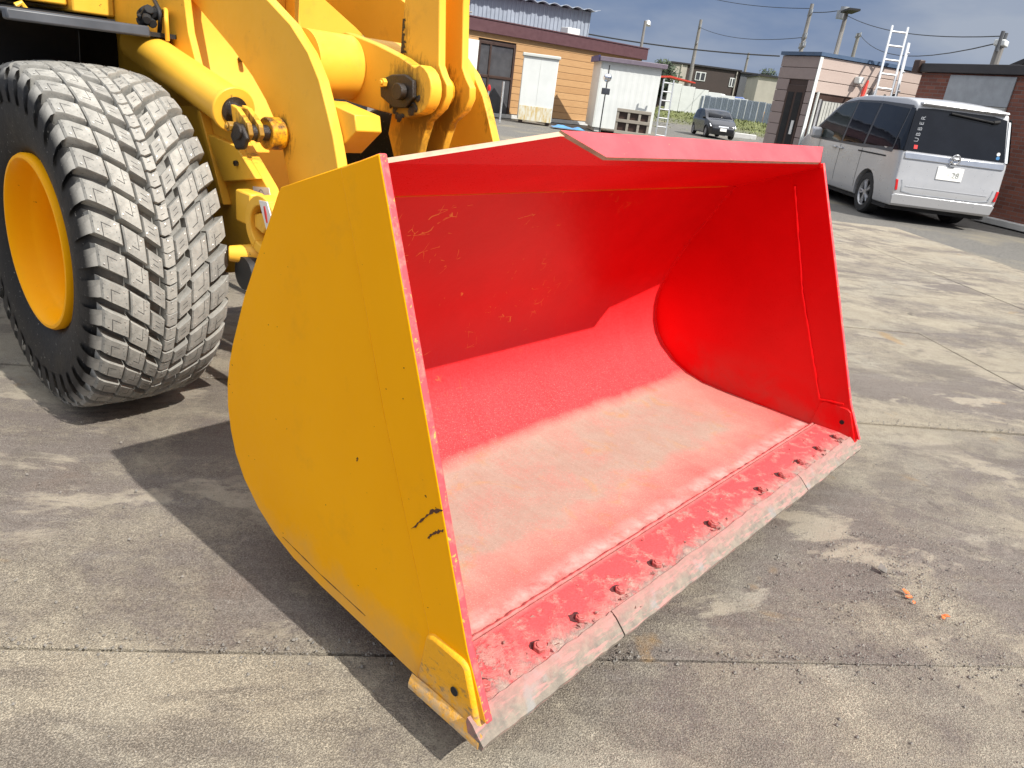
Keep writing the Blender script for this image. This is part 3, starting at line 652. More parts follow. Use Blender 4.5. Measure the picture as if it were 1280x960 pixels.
# bracket plates that carry the bell crank
brk = [(2.02, 1.50), (1.95, 1.517), (1.755, 1.485), (1.600, 1.450), (1.512, 1.420)] + [(1.50+0.088*math.cos(R_(a)), 1.345+0.088*math.sin(R_(a))) for a in range(100, 262, 18)] + [(1.538, 1.240), (1.736, 1.248), (1.895, 1.258), (2.02, 1.27)]
for x in (0.925, 1.235):
    m = MB(); m.prism(brk if x < 1 else [(2.02, 1.50), (1.95, 1.517), (1.755, 1.485), (1.70, 1.44), (1.70, 1.27), (2.02, 1.27)], x, x+0.055, 0); o = part(m, 'pivot_bracket', 'armyellow', bevel=0.004)
    if x < 1: brk_near = o
m = MB(); m.prism([(1.62, 1.385), (1.545, 1.392), (1.495, 1.375), (1.488, 1.315), (1.53, 1.275), (1.60, 1.268), (1.68, 1.30), (1.69, 1.36)], 0.905, 0.9245, 0); o = m.build('pin_plate', 'grease', brk_near, bevel=0.004)
MB().tube([(0.878, 1.552, 1.330), (0.906, 1.552, 1.330)], 0.030, 20).build('pin', 'grease', brk_near, bevel=0.003)
m = MB(); m.tube([(0.887, 1.655, 1.352), (0.9055, 1.655, 1.352)], 0.017, 6); m.tube([(0.880, 1.655, 1.352), (0.887, 1.655, 1.352)], 0.009, 10); m.build('bolt', 'armyellow', brk_near, bevel=0.002)
rg = random.Random(4)
m = MB()
for i in range(46):
    a = rg.uniform(0, 6.28); rr = rg.uniform(.055, .10); y = 1.56+rr*math.cos(a)*.9; z = 1.315+rr*math.sin(a)*.8-.012; r = rg.uniform(.006, .016)
    m.add([(0.9235, y+r*rg.uniform(.6, 1.4)*math.cos(q*1.05), z+r*rg.uniform(.6, 1.4)*math.sin(q*1.05)) for q in range(6)] + [(0.919-rg.uniform(0, .006), y, z)], [(q, (q+1) % 6, 6) for q in range(6)])
o = m.build('grease_smear', 'grease', brk_near, smooth=60); o['kind'] = 'stuff'
# bell crank: two plates with boss, standing behind the bracket
bell = [(1.69, 2.05), (1.49, 2.05), (1.488, 1.66), (1.464, 1.44), (1.440, 1.405), (1.412, 1.375), (1.408, 1.335), (1.430, 1.290), (1.500, 1.235), (1.53, 1.15), (1.56, 1.02), (1.66, 1.00), (1.74, 1.16), (1.71, 1.30), (1.692, 1.456), (1.683, 1.66)]
bc = None
for x in (1.000, 1.120):
    m = MB(); m.prism(bell, x, x+0.034, 0)
    if bc is None: bc = part(m, 'bell_crank', 'armyellow', bevel=0.004, label='tall twin plate bell crank with greasy pivot')
    else: m.build('bell_crank_plate', 'armyellow', bc, bevel=0.004)
MB().tube([(1.0345, 1.545, 1.345), (1.1195, 1.545, 1.345)], 0.055, 20).build('boss', 'greasy', bc)
m = MB(); m.prism([(1.655, 1.30), (1.62, 1.30), (1.60, 2.0), (1.66, 2.0)], 1.0345, 1.1195, 0); m.build('spacer', 'armyellow', bc)
# greasy back edge of the bell crank
m = MB()
for i in range(30):
    z = 1.33+i*.0085; wdt = rg.uniform(.010, .055)*(1-i/45); m.add([(0.9985, 1.687-.0, z), (0.9985, 1.687-wdt, z+.002), (0.9985, 1.687-wdt*.8, z+.010), (0.9985, 1.687, z+.0088)], [(0, 1, 2, 3)])
o = m.build('grease_smear', 'grease', bc, smooth=0); o['kind'] = 'stuff'
# tilt link going down to the bucket
m = MB(); m.tube([(1.10, 1.60, 1.08), (1.10, 1.28, 0.80)], 0.05, 16); part(m, 'tilt_link', 'armyellow')
# tilt cylinder above, running back to the frame
m = MB(); m.tube([(1.10, 1.62, 1.95), (1.10, 3.2, 1.78)], 0.065, 20); part(m, 'tilt_cylinder', 'armyellow')

# lift cylinder
a = Vector((0.53, 2.96, 1.372)); b = Vector((0.53, 2.125, 1.186)); d = (b-a).normalized()
lc = part(MB().tube([a, b], 0.079, 36), 'lift_cylinder', 'armyellow', bevel=0.006, label='yellow hydraulic lift cylinder above the tyre')
MB().tube([b-d*0.002, b+d*0.020], 0.088, 36).build('gland', 'armyellow', lc, bevel=0.005)
MB().tube([b+d*0.0202, b+d*0.026], 0.052, 24).build('wiper_seal', 'grease', lc)
MB().tube([b, b+d*0.085], 0.031, 20).build('rod', 'chrome', lc)
e0 = b+d*0.07; e1 = Vector((0.56, 1.985, 1.118))
m = MB()
for s in (-0.032, 0.014):
    mt = Matrix.Translation(Vector((s, 0, 0))); poly = [(2.075, 1.205), (2.030, 1.198), (1.952, 1.150), (1.938, 1.110), (1.965, 1.080), (2.005, 1.085), (2.060, 1.140)]
    m.prism(poly, 0.53+s, 0.53+s+0.020, 0)
m.build('rod_clevis', 'armyellow', lc, bevel=0.003)
MB().tube([(0.470, 1.985, 1.115), (0.600, 1.985, 1.115)], 0.030, 20).build('pin', 'grease', lc, bevel=0.003)
MB().tube([(0.600, 1.998, 1.112), (0.669, 1.998, 1.112)], 0.062, 28).build('pin_boss', 'greasy', lc, bevel=0.006)
m = MB(); m.tube([(0.462, 2.035, 1.128), (0.498, 2.035, 1.128)], 0.020, 6); m.tube([(0.455, 2.035, 1.128), (0.462, 2.035, 1.128)], 0.010, 10); m.build('bolt', 'armyellow', lc, bevel=0.003)
m = MB(); m.prism([(2.02, 1.150), (1.96, 1.140), (1.925, 1.100), (1.95, 1.055), (2.01, 1.045), (2.05, 1.09)], 0.478, 0.4975, 0); m.build('grease_cap', 'grease', lc, bevel=0.008)

# front frame
tower = [(2.64, 1.62), (2.638, 1.565), (2.614, 1.443), (2.553, 1.322), (2.50, 1.20), (2.43, 1.05), (2.36, .90), (2.30, 0.62), (3.4, 0.60), (3.6, 1.2), (3.55, 2.1), (2.66, 2.1)]
fr = None
for x in (0.600, 1.130):
    m = MB(); m.prism(tower, x, x+0.032, 0)
    if fr is None: fr = part(m, 'front_frame', 'armyellow', bevel=0.003, label='yellow front frame tower behind the lift cylinder')
    else: m.build('frame_plate', 'armyellow', fr, bevel=0.003)
m = MB(); m.prism([(2.70, 2.1), (2.72, 1.50), (2.60, 1.20), (2.46, 0.95), (2.42, .60), (2.50, .60), (2.80, 1.5), (2.80, 2.1)], 0.6325, 1.1295, 0); m.build('frame_front_plate', 'armyellow', fr, bevel=0.003)
m = MB(); m.box((0.70, 2.655, 1.22), (0.90, 2.688, 1.42)); o = m.build('cover_plate', 'armyellow', fr, bevel=0.004)
for v in o.data.vertices:
    v.co.y += (1.30 - v.co.z)*(-0.28)
MB().tube([(0.86, 2.60, 1.36), (0.86, 2.66, 1.36)], 0.012, 6).build('bolt', 'grease', fr)
# lower frame cheek beside the axle with its inspection cover
m = MB(); m.prism([(2.50, 1.16), (2.42, 1.20), (2.26, 1.15), (2.08, 1.05), (1.90, 0.92), (1.82, 0.80), (1.84, .60), (2.4, .45), (2.9, .5), (2.9, 1.1)], 0.552, 0.598, 0); ck = m.build('frame_cheek', 'armyellow', fr, bevel=0.005)
m = MB(); m.prism([(2.330, 1.065), (2.085, 1.050), (1.935, 0.948), (2.190, 0.893)], 0.522, 0.5515, 0); o = m.build('inspection_cover', 'armyellow', fr, bevel=0.004)
MB().tube([(0.508, 2.075, 0.985), (0.5215, 2.075, 0.985)], 0.012, 6).build('bolt', 'grease', fr, bevel=0.002)
m = MB(); m.prism([(2.39, 1.15), (2.36, 1.15), (2.185, .80), (2.215, .80)], 0.515, 0.5515, 0); m.build('frame_flange', 'armyellow', fr, bevel=0.003)
m = MB(); m.prism([(2.010, 0.906), (1.890, 0.922), (1.872, 0.872), (1.992, 0.855)], 0.5495, 0.5515, 0); s1 = m.build('warning_sticker', 'sticker', fr)
m = MB(); ring = arc(1.945, 0.888, 0.018, 0, 342, 18) + arc(1.945, 0.888, 0.014, 342, 0, 18); m.prism(ring, 0.5485, 0.5494, 0); m.build('sticker_print', 'stickergrey', fr)
# axle knuckle and lower pivot
m = MB(); ro = arc(1.790, 0.800, 0.112, -60, 120, 16); ri = arc(1.790, 0.800, 0.074, 120, -60, 16); m.prism(ro + ri, 0.455, 0.515, 0)
m.prism(arc(1.790, 0.800, 0.112, 120, 300, 16) + arc(1.790, 0.800, 0.074, 300, 120, 16), 0.455, 0.515, 0)
kn = m.build('pivot_ring', 'armyellow', fr, bevel=0.004)
m = MB(); m.box((0.468, 1.885, 0.775), (0.53, 2.000, 0.900)); m.build('pivot_housing', 'armyellow', fr, bevel=0.008)
m = MB(); m.prism(arc(1.790, 0.800, 0.074, 0, 345, 20), 0.505, 0.53, 0); m.build('pivot_bore', 'greasy', fr)
m = MB(); m.prism([(1.86, .83), (1.80, .845), (1.765, .80), (1.80, .765), (1.86, .78)], 0.470, 0.504, 0); m.build('pivot_lug', 'armyellow', fr, bevel=0.006)
m = MB(); m.prism([(1.79, 0.895), (1.735, 0.90), (1.700, .84), (1.700, .79), (1.735, .79)], 0.450, 0.4545, 0); m.build('warning_sticker', 'sticker', fr)
m = MB(); m.prism([(1.755, 0.880), (1.746, .882), (1.735, .855), (1.728, .825), (1.735, .822), (1.748, .850)], 0.4480, 0.4497, 0); m.build('sticker_print', 'stickerred', fr)
m = MB(); m.tube([(0.40, 1.93, 0.665), (0.52, 1.86, 0.665)], [.030, .048], 16); m.build('grease_fitting', 'armyellow', fr, bevel=0.004)
m = MB(); m.tube([(0.42, 1.86, 0.60), (0.60, 1.86, 0.60)], 0.065, 20); m.build('hose_bundle', 'hose', fr)
m = MB(); m.tube([(0.30, 2.60, 0.58), (1.85, 2.60, 0.58)], 0.13, 24); ax_ = part(m, 'front_axle', 'armyellow')
m = MB(); m.tube([(0.40, 2.60, 0.58), (0.50, 2.60, 0.58)], 0.24, 32); m.build('brake_housing', 'blackmatt', ax_)
# hoses beside the tower
def hose(pts, r=0.011):
    P = [Vector(p) for p in pts]; q = []
    for i in range(len(P)-1):
        p0, p1, p2, p3 = P[max(i-1, 0)], P[i], P[i+1], P[min(i+2, len(P)-1)]
        for t in [k/7 for k in range(7)]:
            q.append(0.5*((2*p1)+(p2-p0)*t+(2*p0-5*p1+4*p2-p3)*t*t+(3*p1-p0-3*p2+p3)*t**3))
    q.append(P[-1]); return MB().tube(q, r, 10)
for i, pts in enumerate([[(0.56, 2.80, 1.42), (0.55, 2.76, 1.50), (0.56, 2.84, 1.56), (0.58, 2.95, 1.60)], [(0.55, 2.70, 1.40), (0.54, 2.68, 1.48), (0.57, 2.75, 1.52), (0.59, 2.85, 1.50)]]):
    part(hose(pts, 0.009), 'hose', 'armyellow' if i else 'hose')
m = MB()
for i in range(7): m.tube([(0.50+rg.uniform(-.03, .05), 2.80+rg.uniform(-.06, .08), 1.47+rg.uniform(-.02, .02)), (0.52+rg.uniform(-.03, .05), 2.84+rg.uniform(-.06, .08), 1.50+rg.uniform(-.02, .02))], rg.uniform(.014, .026), 8)
part(m, 'hose_fitting', 'blackmatt', bevel=0.003)
# fender over the tyre
m = MB(); lipz0, lipz1 = 1.403, 1.445
m.prism([(2.52, lipz0), (2.572, lipz0), (2.576, 1.429), (3.30, 1.429), (3.32, 0.80), (3.345, 0.80), (3.345, lipz1), (2.528, lipz1)], -0.096, 0.405, 0)
fd = part(m, 'fender', 'black', bevel=0.008, label='black sheet fender above the tyre')
m = MB(); m.box((0.4055, 2.72, 1.408), (0.598, 3.42, 1.426)); m.box((0.4055, 3.36, 0.7), (0.598, 3.42, 1.407)); m.build('fender_shade_plate', 'blackmatt', fd)  # inner plates added to shade and blacken the gap beside the fender
m = MB(); m.box((-0.094, 3.285, 0.82), (0.403, 3.298, 1.425)); m.box((-0.094, 2.59, 1.4235), (0.403, 3.284, 1.4275)); m.build('arch_shade_sheet', 'blackmatt', fd)  # matt black sheets painting the deep shade under the fender
m = MB(); m.box((-0.06, 2.70, 1.4455), (0.34, 2.95, 1.452)); m.build('step_grip', 'blackmatt', fd)
# rear body panels just showing over the fender
m = MB(); m.box((0.02, 3.40, 1.490), (0.405, 5.2, 2.6)); m.box((0.41, 3.36, 1.468), (0.60, 5.2, 2.6)); part(m, 'cab_panel', 'armyellow', bevel=0.01)
m = MB(); m.box((-0.2, 3.46, 0.75), (2.2, 5.4, 1.468)); part(m, 'rear_frame', 'blackmatt', bevel=0.01)
m = MB(); m.box((0.62, 3.40, 1.475), (2.1, 5.2, 2.6)); part(m, 'hood', 'armyellow', bevel=0.02)
m = MB(); m.tube([(0.16, 3.30, 1.46), (0.185, 3.30, 1.475), (0.20, 3.30, 1.45)], 0.012, 8); part(m, 'grab_handle', 'armyellow')

# ------------------------------------------------------------------ more materials
def plank_mat(name, c0, c1, grain=18.0, rough=0.6):
    t = NT(name); p = t.pos(); r = t.n('ShaderNodeObjectInfo').outputs['Random']
    n = t.noise(t.map(p, (0.6, 6, 6)), grain/4, 5, 0.65, 0.5)
    c = t.mix(t.math('ADD', t.math('MULTIPLY', t.mr(n, 0.3, 0.7), 0.6), t.math('MULTIPLY', r, 0.4)), c0, c1)
    return t.done(c, rough)
MAT['cedar'] = plank_mat('honey_cedar_boards', (0.36, 0.195, 0.080), (0.48, 0.29, 0.135))
MAT['mauve'] = simple('mauve_brown_fascia', (0.085, 0.036, 0.042), 0.5)
MAT['silver'] = simple('pale_blue_steel_sheet', (0.34, 0.38, 0.45), 0.45, 0.2, 0.08, 2)
MAT['brownframe'] = simple('dark_brown_frame', (0.045, 0.024, 0.018), 0.45)
MAT['white'] = simple('white_painted_sheet', (0.66, 0.68, 0.66), 0.45, 0, 0.05, 2)
MAT['offwhite'] = simple('aged_white_sheet', (0.56, 0.575, 0.54), 0.5, 0, 0.08, 2.5)
MAT['plum'] = simple('plum_grey_roof_trim', (0.16, 0.13, 0.165), 0.5)
MAT['navy'] = simple('blue_roof_trim', (0.045, 0.06, 0.20), 0.5)
MAT['wood'] = plank_mat('weathered_grey_wood', (0.22, 0.195, 0.16), (0.36, 0.325, 0.275))
MAT['shadeside'] = plank_mat('shaded_siding', (0.25, 0.195, 0.18), (0.31, 0.245, 0.225), 6)  # same siding, darkened in colour for the end face in shade
MAT['pinkside'] = plank_mat('pinkish_beige_siding', (0.40, 0.315, 0.275), (0.46, 0.37, 0.325), 6)
MAT['blueline'] = simple('blue_eave_flashing', (0.06, 0.10, 0.17), 0.5)
MAT['alu'] = simple('aluminium', (0.66, 0.67, 0.68), 0.32, 0.7, 0.06)
MAT['concrete'] = simple('pale_concrete', (0.50, 0.50, 0.485), 0.85, 0, 0.12, 5, bump=0.3)
MAT['pole'] = simple('grey_concrete_pole', (0.21, 0.20, 0.19), 0.85, 0, 0.15, 3)
MAT['wire'] = simple('black_wire', (0.018, 0.018, 0.02), 0.7)
MAT['darkhouse'] = simple('dark_brown_cladding', (0.055, 0.040, 0.035), 0.7, 0, 0.12, 1)
MAT['greyhouse'] = simple('slate_cladding', (0.10, 0.105, 0.115), 0.7, 0, 0.1, 1)
MAT['beigehouse'] = simple('beige_cladding', (0.42, 0.395, 0.34), 0.7, 0, 0.1, 1)
MAT['curtain'] = simple('pale_slat_blind', (0.38, 0.38, 0.35), 0.6)
MAT['terracotta'] = simple('terracotta_panel', (0.38, 0.105, 0.045), 0.7)
MAT['greypanel'] = simple('blue_grey_board', (0.31, 0.33, 0.35), 0.5)
MAT['darkroof'] = simple('dark_eave_trim', (0.030, 0.028, 0.030), 0.5)
MAT['tarp'] = simple('blue_tarpaulin', (0.08, 0.25, 0.50), 0.45)
MAT['redroof'] = simple('faded_red_sheet', (0.60, 0.055, 0.035), 0.5)
MAT['orangechip'] = simple('orange_plastic_chip', (0.75, 0.16, 0.04), 0.6)
MAT['stone'] = simple('grey_stone', (0.20, 0.185, 0.165), 0.9, 0, 0.3, 60)
MAT['bluevan'] = simple('blue_tarp_cover', (0.08, 0.13, 0.32), 0.5)
def brick_mat():
    t = NT('red_brick_face'); p = t.pos(); mpv = t.map(p, (1, 1, 1), (R_(90), 0, 0))
    b = t.n('ShaderNodeTexBrick', Vector=mpv, Scale=1.0); b.inputs['Brick Width'].default_value = 0.23; b.inputs['Row Height'].default_value = 0.072; b.inputs['Mortar Size'].default_value = 0.006
    t.set(b.inputs['Color1'], (0.155, 0.050, 0.032)); t.set(b.inputs['Color2'], (0.235, 0.083, 0.054)); t.set(b.inputs['Mortar'], (0.16, 0.13, 0.12))
    t.bump(t.math('SUBTRACT', 1.0, b.outputs['Fac']), 0.5, 0.006)
    c = t.mix(t.mr(t.noise(p, 3, 5), 0.4, 0.7, 0, .35), b.outputs['Color'], (0.12, 0.055, 0.045))
    return t.done(c, 0.85)
MAT['brick'] = brick_mat()
def car_paint(name, col, metal, rough=0.3):
    t = NT(name); p = t.pos(); n = t.noise(p, 1.5, 3)
    c = t.mix(t.mr(n, .3, .7), tuple(x*.95 for x in col), col)
    return t.done(c, t.mr(t.noise(p, 9, 5, .6), .3, .7, rough*.85, rough*1.25), metal, 0.6)
MAT['silverpaint'] = car_paint('silver_car_paint', (0.47, 0.475, 0.49), 0.25, 0.30)
MAT['blackpaint'] = car_paint('black_car_paint', (0.010, 0.011, 0.018), 0.0, 0.2)
def glass(name, col, rough=0.04):
    t = NT(name); p = t.pos(); n = t.noise(p, 3, 3)
    return t.done(t.mix(t.mr(n, .3, .7), col, tuple(c*1.5 for c in col)), rough, 0, 0, 0.35)
MAT['glass'] = glass('tinted_glass', (0.006, 0.007, 0.010))
MAT['glassclear'] = glass('side_glass', (0.025, 0.030, 0.028))
MAT['winglass'] = glass('house_glass', (0.05, 0.05, 0.055), 0.08)
MAT['tyre'] = simple('car_tyre_rubber', (0.016, 0.016, 0.017), 0.75)
MAT['alloy'] = simple('alloy_wheel', (0.42, 0.42, 0.43), 0.35, 0.6)
MAT['chromeband'] = simple('chrome_garnish', (0.62, 0.64, 0.68), 0.18, 0.7, 0.05)
MAT['redlamp'] = simple('red_reflector', (0.50, 0.015, 0.015), 0.25)
MAT['headlamp'] = simple('headlamp_lens', (0.68, 0.71, 0.74), 0.15)
MAT['plateprint'] = simple('faint_plate_print', (0.36, 0.38, 0.36), 0.5)
MAT['numberplate'] = simple('white_number_plate', (0.80, 0.80, 0.78), 0.5, 0, .03)
MAT['greylet'] = simple('grey_letters', (0.33, 0.35, 0.38), 0.5)
MAT['globe'] = simple('mirror_globe', (0.75, 0.77, 0.80), 0.08, 1.0, 0.03)
MAT['leaf'] = simple('dark_leaves', (0.030, 0.050, 0.020), 0.6, 0, 0.5, 3)
MAT['grassblade'] = simple('dry_green_grass', (0.16, 0.18, 0.065), 0.7, 0, 0.4, 0.8)

# ------------------------------------------------------------------ background buildings, positions taken from image pixels and assumed depths
def ribs(mb, x0, x1, y, z0, z1, pitch=0.2, depth=0.03, mi=0):
    n = int((x1-x0)/pitch); vs = []
    k = 0
    for i in range(n+1):
        for f, d in ((0, 0), (.35, 0), (.5, depth), (.85, depth)):
            x = x0+(i+f)*pitch
            if x > x1: continue
            vs.append((x, y-d, z0)); vs.append((x, y-d, z1))
    fs = [(2*i, 2*i+2, 2*i+3, 2*i+1) for i in range(len(vs)//2-1)]
    mb.add(vs, fs, mi); return mb
# timber-clad building
tb = thing('timber_building', 'long single storey building clad in honey coloured boards with maroon fascia', 'building', (20.22, 21.36, 0), math.atan2(-1.78, 9.28))
MB().box((-6, 0.06, 0), (9.35, 7, 3.35)).build('wall', 'brownframe', tb)
pl0 = None
for i in range(11):
    z0 = 0.16 + i*0.262
    for a, b in ([(-6, 0.55), (2.35, 9.4)] if z0 < 2.6 else [(-6, 9.4)]):
        o = MB().box((a, 0.0 + 0.004*(i % 2), z0), (b, 0.06, z0+0.252)).build('cladding_board', 'cedar', tb, bevel=0.008, seg=1)
MB().box((9.352, 0.0, 0.15), (9.40, 7, 3.0)).build('end_board', 'cedar', tb)
MB().box((-6.2, -0.16, 2.98), (9.55, 7.1, 3.43)).build('fascia', 'mauve', tb, bevel=0.015)
MB().box((-6.2, -0.19, 3.431), (9.58, 7.15, 3.47)).build('flashing', 'mauve', tb)
m = MB(); m.box((0.56, -0.03, 0.05), (0.66, 0.055, 2.70)); m.box((2.24, -0.03, 0.05), (2.34, 0.055, 2.70)); m.box((0.66, -0.03, 2.60), (2.24, 0.055, 2.70)); m.box((1.10, -0.02, 0.05), (1.18, 0.05, 2.60)); m.box((0.66, -0.02, 1.42), (2.24, 0.05, 1.52))
dr = m.build('door', 'brownframe', tb, bevel=0.006)
for a, b, c, d in [(0.66, 1.10, 0.08, 1.42), (1.18, 2.24, 0.08, 1.42), (0.66, 1.10, 1.52, 2.60), (1.18, 2.24, 1.52, 2.60)]:
    MB().box((a, 0.02, c), (b, 0.05, d)).build('door_pane', 'winglass', dr)
MB().box((-0.45, -0.06, 0.15), (0.54, -0.01, 2.68)).build('sliding_panel', 'white', tb, bevel=0.006)
MB().box((0.0, -0.14, 0), (9.4, -0.02, 0.14)).build('footing', 'concrete', tb)
# steel warehouse behind it
wh = thing('steel_warehouse', 'pale blue corrugated steel warehouse rising behind the timber building', 'building', (32.7, 25.3, 0), math.atan2(-3.95, 6.55))
m = MB(); m.box((-26, 0.05, 0), (0, 12, 5.15)); m.build('wall', 'silver', wh)
ribs(MB(), -26, 0.0, 0.03, 3.0, 5.15, 0.21, 0.03).build('wall_sheet', 'silver', wh, smooth=0, fixn=False)
m = MB(); vs = []; nn = 210
for i in range(nn+1):
    x = -26.2+i*26.5/nn; dz = 0.11*abs(math.sin(x*math.pi/0.62))
    vs += [(x, -0.42, 5.16+dz), (x, 6, 5.1+dz)]
m.add(vs, [(2*i, 2*i+2, 2*i+3, 2*i+1) for i in range(nn)]); m.build('corrugated_roof', 'silver', wh, smooth=0, solid=0.03)
MB().box((6.3, 1.7, 3.471), (7.0, 2.2, 3.86)).build('vent_box', 'white', tb, bevel=0.02)
m = MB(); m.tube([(-8.6, -0.5, 4.15), (-6.4, -0.5, 4.25)], 0.035, 8); m.tube([(-8.6, -0.5, 4.0), (-6.2, -0.5, 4.05)], 0.035, 8); m.box((-8.0, -0.6, 3.9), (-7.9, 0.02, 4.3)); m.build('pipe_rack', 'wood', wh)
# white cabinet
cb = thing('storage_cabinet', 'tall white storage cabinet with stained yellow base, against the timber wall', 'cabinet', (21.15, 19.2, 0), R_(-47))
MB().box((0, 0, 0.12), (1.30, 0.85, 2.33)).build('cabinet_body', 'white', cb, bevel=0.02)
MB().box((-0.05, -0.06, 2.331), (1.36, 0.9, 2.44)).build('cabinet_top', 'offwhite', cb, bevel=0.02)
def stain():
    t = NT('rust_stained_white'); p = t.pos(); x, y, z = t.sep(p); n = t.noise(t.map(p, (4, 4, 1)), 3, 5, .7)
    return t.done(t.mix(t.mr(n, .42, .62), (0.62, 0.61, 0.52), (0.52, 0.38, 0.15)), .6)
MAT['stain'] = stain()
MB().box((0.02, -0.014, 0.10), (1.28, 0.0, 0.62)).build('lower_panel', 'stain', cb, bevel=0.004)
MB().box((0.645, -0.006, 0.66), (0.655, 0.0, 2.30)).build('door_joint', 'offwhite', cb)
for x in (0.06, 1.1): MB().box((x, 0.05, 0), (x+.15, 0.8, 0.115)).build('skid', 'brownframe', cb)
# white hut
ht = thing('prefab_hut', 'white prefabricated hut with plum roof trim and blue corner', 'hut', (23.35, 17.25, 0), R_(-45.6))
MB().box((0, 0.035, 0.16), (2.30, 2.3, 2.50)).build('wall', 'white', ht)
ribs(MB(), 0.0, 2.30, 0.033, 0.16, 2.50, 0.23, 0.003).build('front_sheet', 'white', ht, smooth=0, fixn=False)
MB().box((-0.10, -0.14, 2.50), (2.46, 2.4, 2.66)).build('roof_trim', 'plum', ht, bevel=0.015)
MB().box((-0.13, 0.0, 2.49), (-0.102, 2.4, 2.70)).build('roof_end', 'navy', ht)
MB().box((-0.01, 0.02, 0.16), (0.05, 0.03, 2.5)).build('corner_trim', 'offwhite', ht)
for x in (0.1, 1.9): MB().box((x, 0.1, 0), (x+.25, 2.2, 0.155)).build('foundation_block', 'concrete', ht)
# mirror globe pole in front of it
gp = thing('globe_pole', 'thin pole with mirrored globe and dark box in front of the white hut', 'pole', (22.75, 16.45, 0))
MB().tube([(0, 0, 0), (0, 0, 2.36)], 0.022, 8).build('post', 'wire', gp)
m = MB(); bmx = bmesh.new(); bmesh.ops.create_icosphere(bmx, subdivisions=3, radius=0.155); m.add([v.co + Vector((0, 0, 1.93)) for v in bmx.verts], [tuple(v.index for v in f.verts) for f in bmx.faces]); bmx.free(); m.build('globe', 'globe', gp, smooth=80)
m = MB(); m.box((-0.15, -0.05, 1.36), (0.15, 0.05, 1.58)); o = m.build('control_box', 'black', gp, bevel=0.02); o.rotation_euler.z = R_(-45)
# pallet frames leaning on the hut
pr = thing('pallet_frame', 'weathered wooden pallet frame stood on edge before the white hut', 'pallet', (22.72, 15.78, 0), R_(-52))
for z in (0.10, 0.50, 0.86): MB().box((0, 0, z), (1.25, 0.09, z+0.11)).build('slat', 'wood', pr, bevel=0.006)
for x in (0.0, 0.40, 0.80, 1.16): MB().box((x, 0.02, 0.0), (x+0.09, 0.085, 0.97)).build('upright', 'wood', pr, bevel=0.006)
MB().box((0.02, 0.095, 0.04), (1.23, 0.11, 0.95)).build('backing_board', 'brownframe', pr)
def ladder(name, label, p0, p1, wv, rungs, mat, r=0.022, group=None):
    p0, p1, wv = Vector(p0), Vector(p1), Vector(wv); t = thing(name, label, 'ladder', p0, 0, group)
    for s in (0, 1): MB().tube([wv*s, p1-p0+wv*s], r, 8).build('rail', mat, t)
    r0 = None
    for i in range(rungs):
        q = (p1-p0)*((i+0.6)/rungs); MB().tube([q, q+wv], r*0.8, 8).build('rung', mat, t)
    return t
ladder('ladder', 'pale ladder standing upright at the right corner of the white hut', (24.35, 15.0, 0), (24.55, 15.2, 2.15), (0.24, -0.28, 0), 7, 'alu', 0.03)
# blue tarp, door post, red lamp
m = MB(); vs = []
for i in range(7):
    for j in range(5): vs.append((i*.2-.6, j*.2-.4, 0.03+random.uniform(0, .10)*(1 if 0 < i < 6 and 0 < j < 4 else .1)))
m.add(vs, [(i*5+j, (i+1)*5+j, (i+1)*5+j+1, i*5+j+1) for i in range(6) for j in range(4)])
tag(m.build('tarp', 'tarp', None, (21.9, 17.3, 0), smooth=0, solid=0.01, rz=R_(-45)), 'crumpled blue tarp lying between cabinet and white hut', 'tarp')
tag(MB().tube([(0, 0, 0), (0, 0, 1.36)], 0.035, 10).build('guard_post', 'alu', None, (19.25, 18.3, 0)), 'pale steel guard post before the dark door', 'post')
wl = thing('warning_lamp', 'small red and white warning lamp by the dark door', 'lamp', (18.75, 18.5, 0))
MB().tube([(0, 0, 0), (0, 0, 1.0)], 0.02, 8).build('stem', 'alu', wl); MB().tube([(0, 0, 1.0), (0, 0, 1.10), (0, 0, 1.2)], [.05, .07, .03], 12).build('lens', 'redlamp', wl)

# brown entrance hut
bh = thing('siding_hut', 'low hut with pinkish horizontal siding, coloured darker on its shaded end, and a dark door', 'hut', (16.36, 6.26, 0), math.atan2(-0.463, 0.886))
MB().box((0.03, 0.03, 0), (3.6, 1.25, 2.70)).build('wall', 'brownframe', bh)
for i in range(11):
    z0 = 0.02+i*0.245
    MB().box((0.0, 0.0 - 0.003*(i % 2), z0), (3.6, 0.03, z0+0.236)).build('siding_board', 'pinkside', bh, bevel=0.008, seg=1) if z0 > 1.85 else MB().box((1.75, 0.0, z0), (3.6, 0.03, z0+0.236)).build('siding_board', 'pinkside', bh, bevel=0.008, seg=1)
    if z0 > 2.05: MB().box((0.0 - 0.003*(i % 2), 0.031, z0), (0.03, 1.28, z0+0.236)).build('siding_board', 'shadeside', bh, bevel=0.008, seg=1)
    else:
        for a, b in [(0.031, 0.22), (0.86, 1.28)]: MB().box((0.0, a, z0), (0.03, b, z0+0.236)).build('siding_board', 'shadeside', bh, bevel=0.008, seg=1)
MB().box((-0.02, -0.02, 0), (0.06, -0.004, 2.70)).build('corner_trim', 'white', bh)
MB().box((-0.04, -0.04, 2.716), (3.65, 1.32, 2.79)).build('eave', 'blueline', bh)
dd = MB().box((-0.004, 0.23, 0.02), (0.028, 0.85, 2.10)).build('door', 'brownframe', bh, bevel=0.006)
for a, b in [(0.30, 0.50), (0.58, 0.78)]: MB().box((-0.010, a, 0.2), (-0.005, b, 1.95)).build('door_panel', 'blackmatt', dd)
MB().box((-0.022, 0.34, 1.05), (-0.0105, 0.42, 1.35)).build('notice', 'sticker', dd)
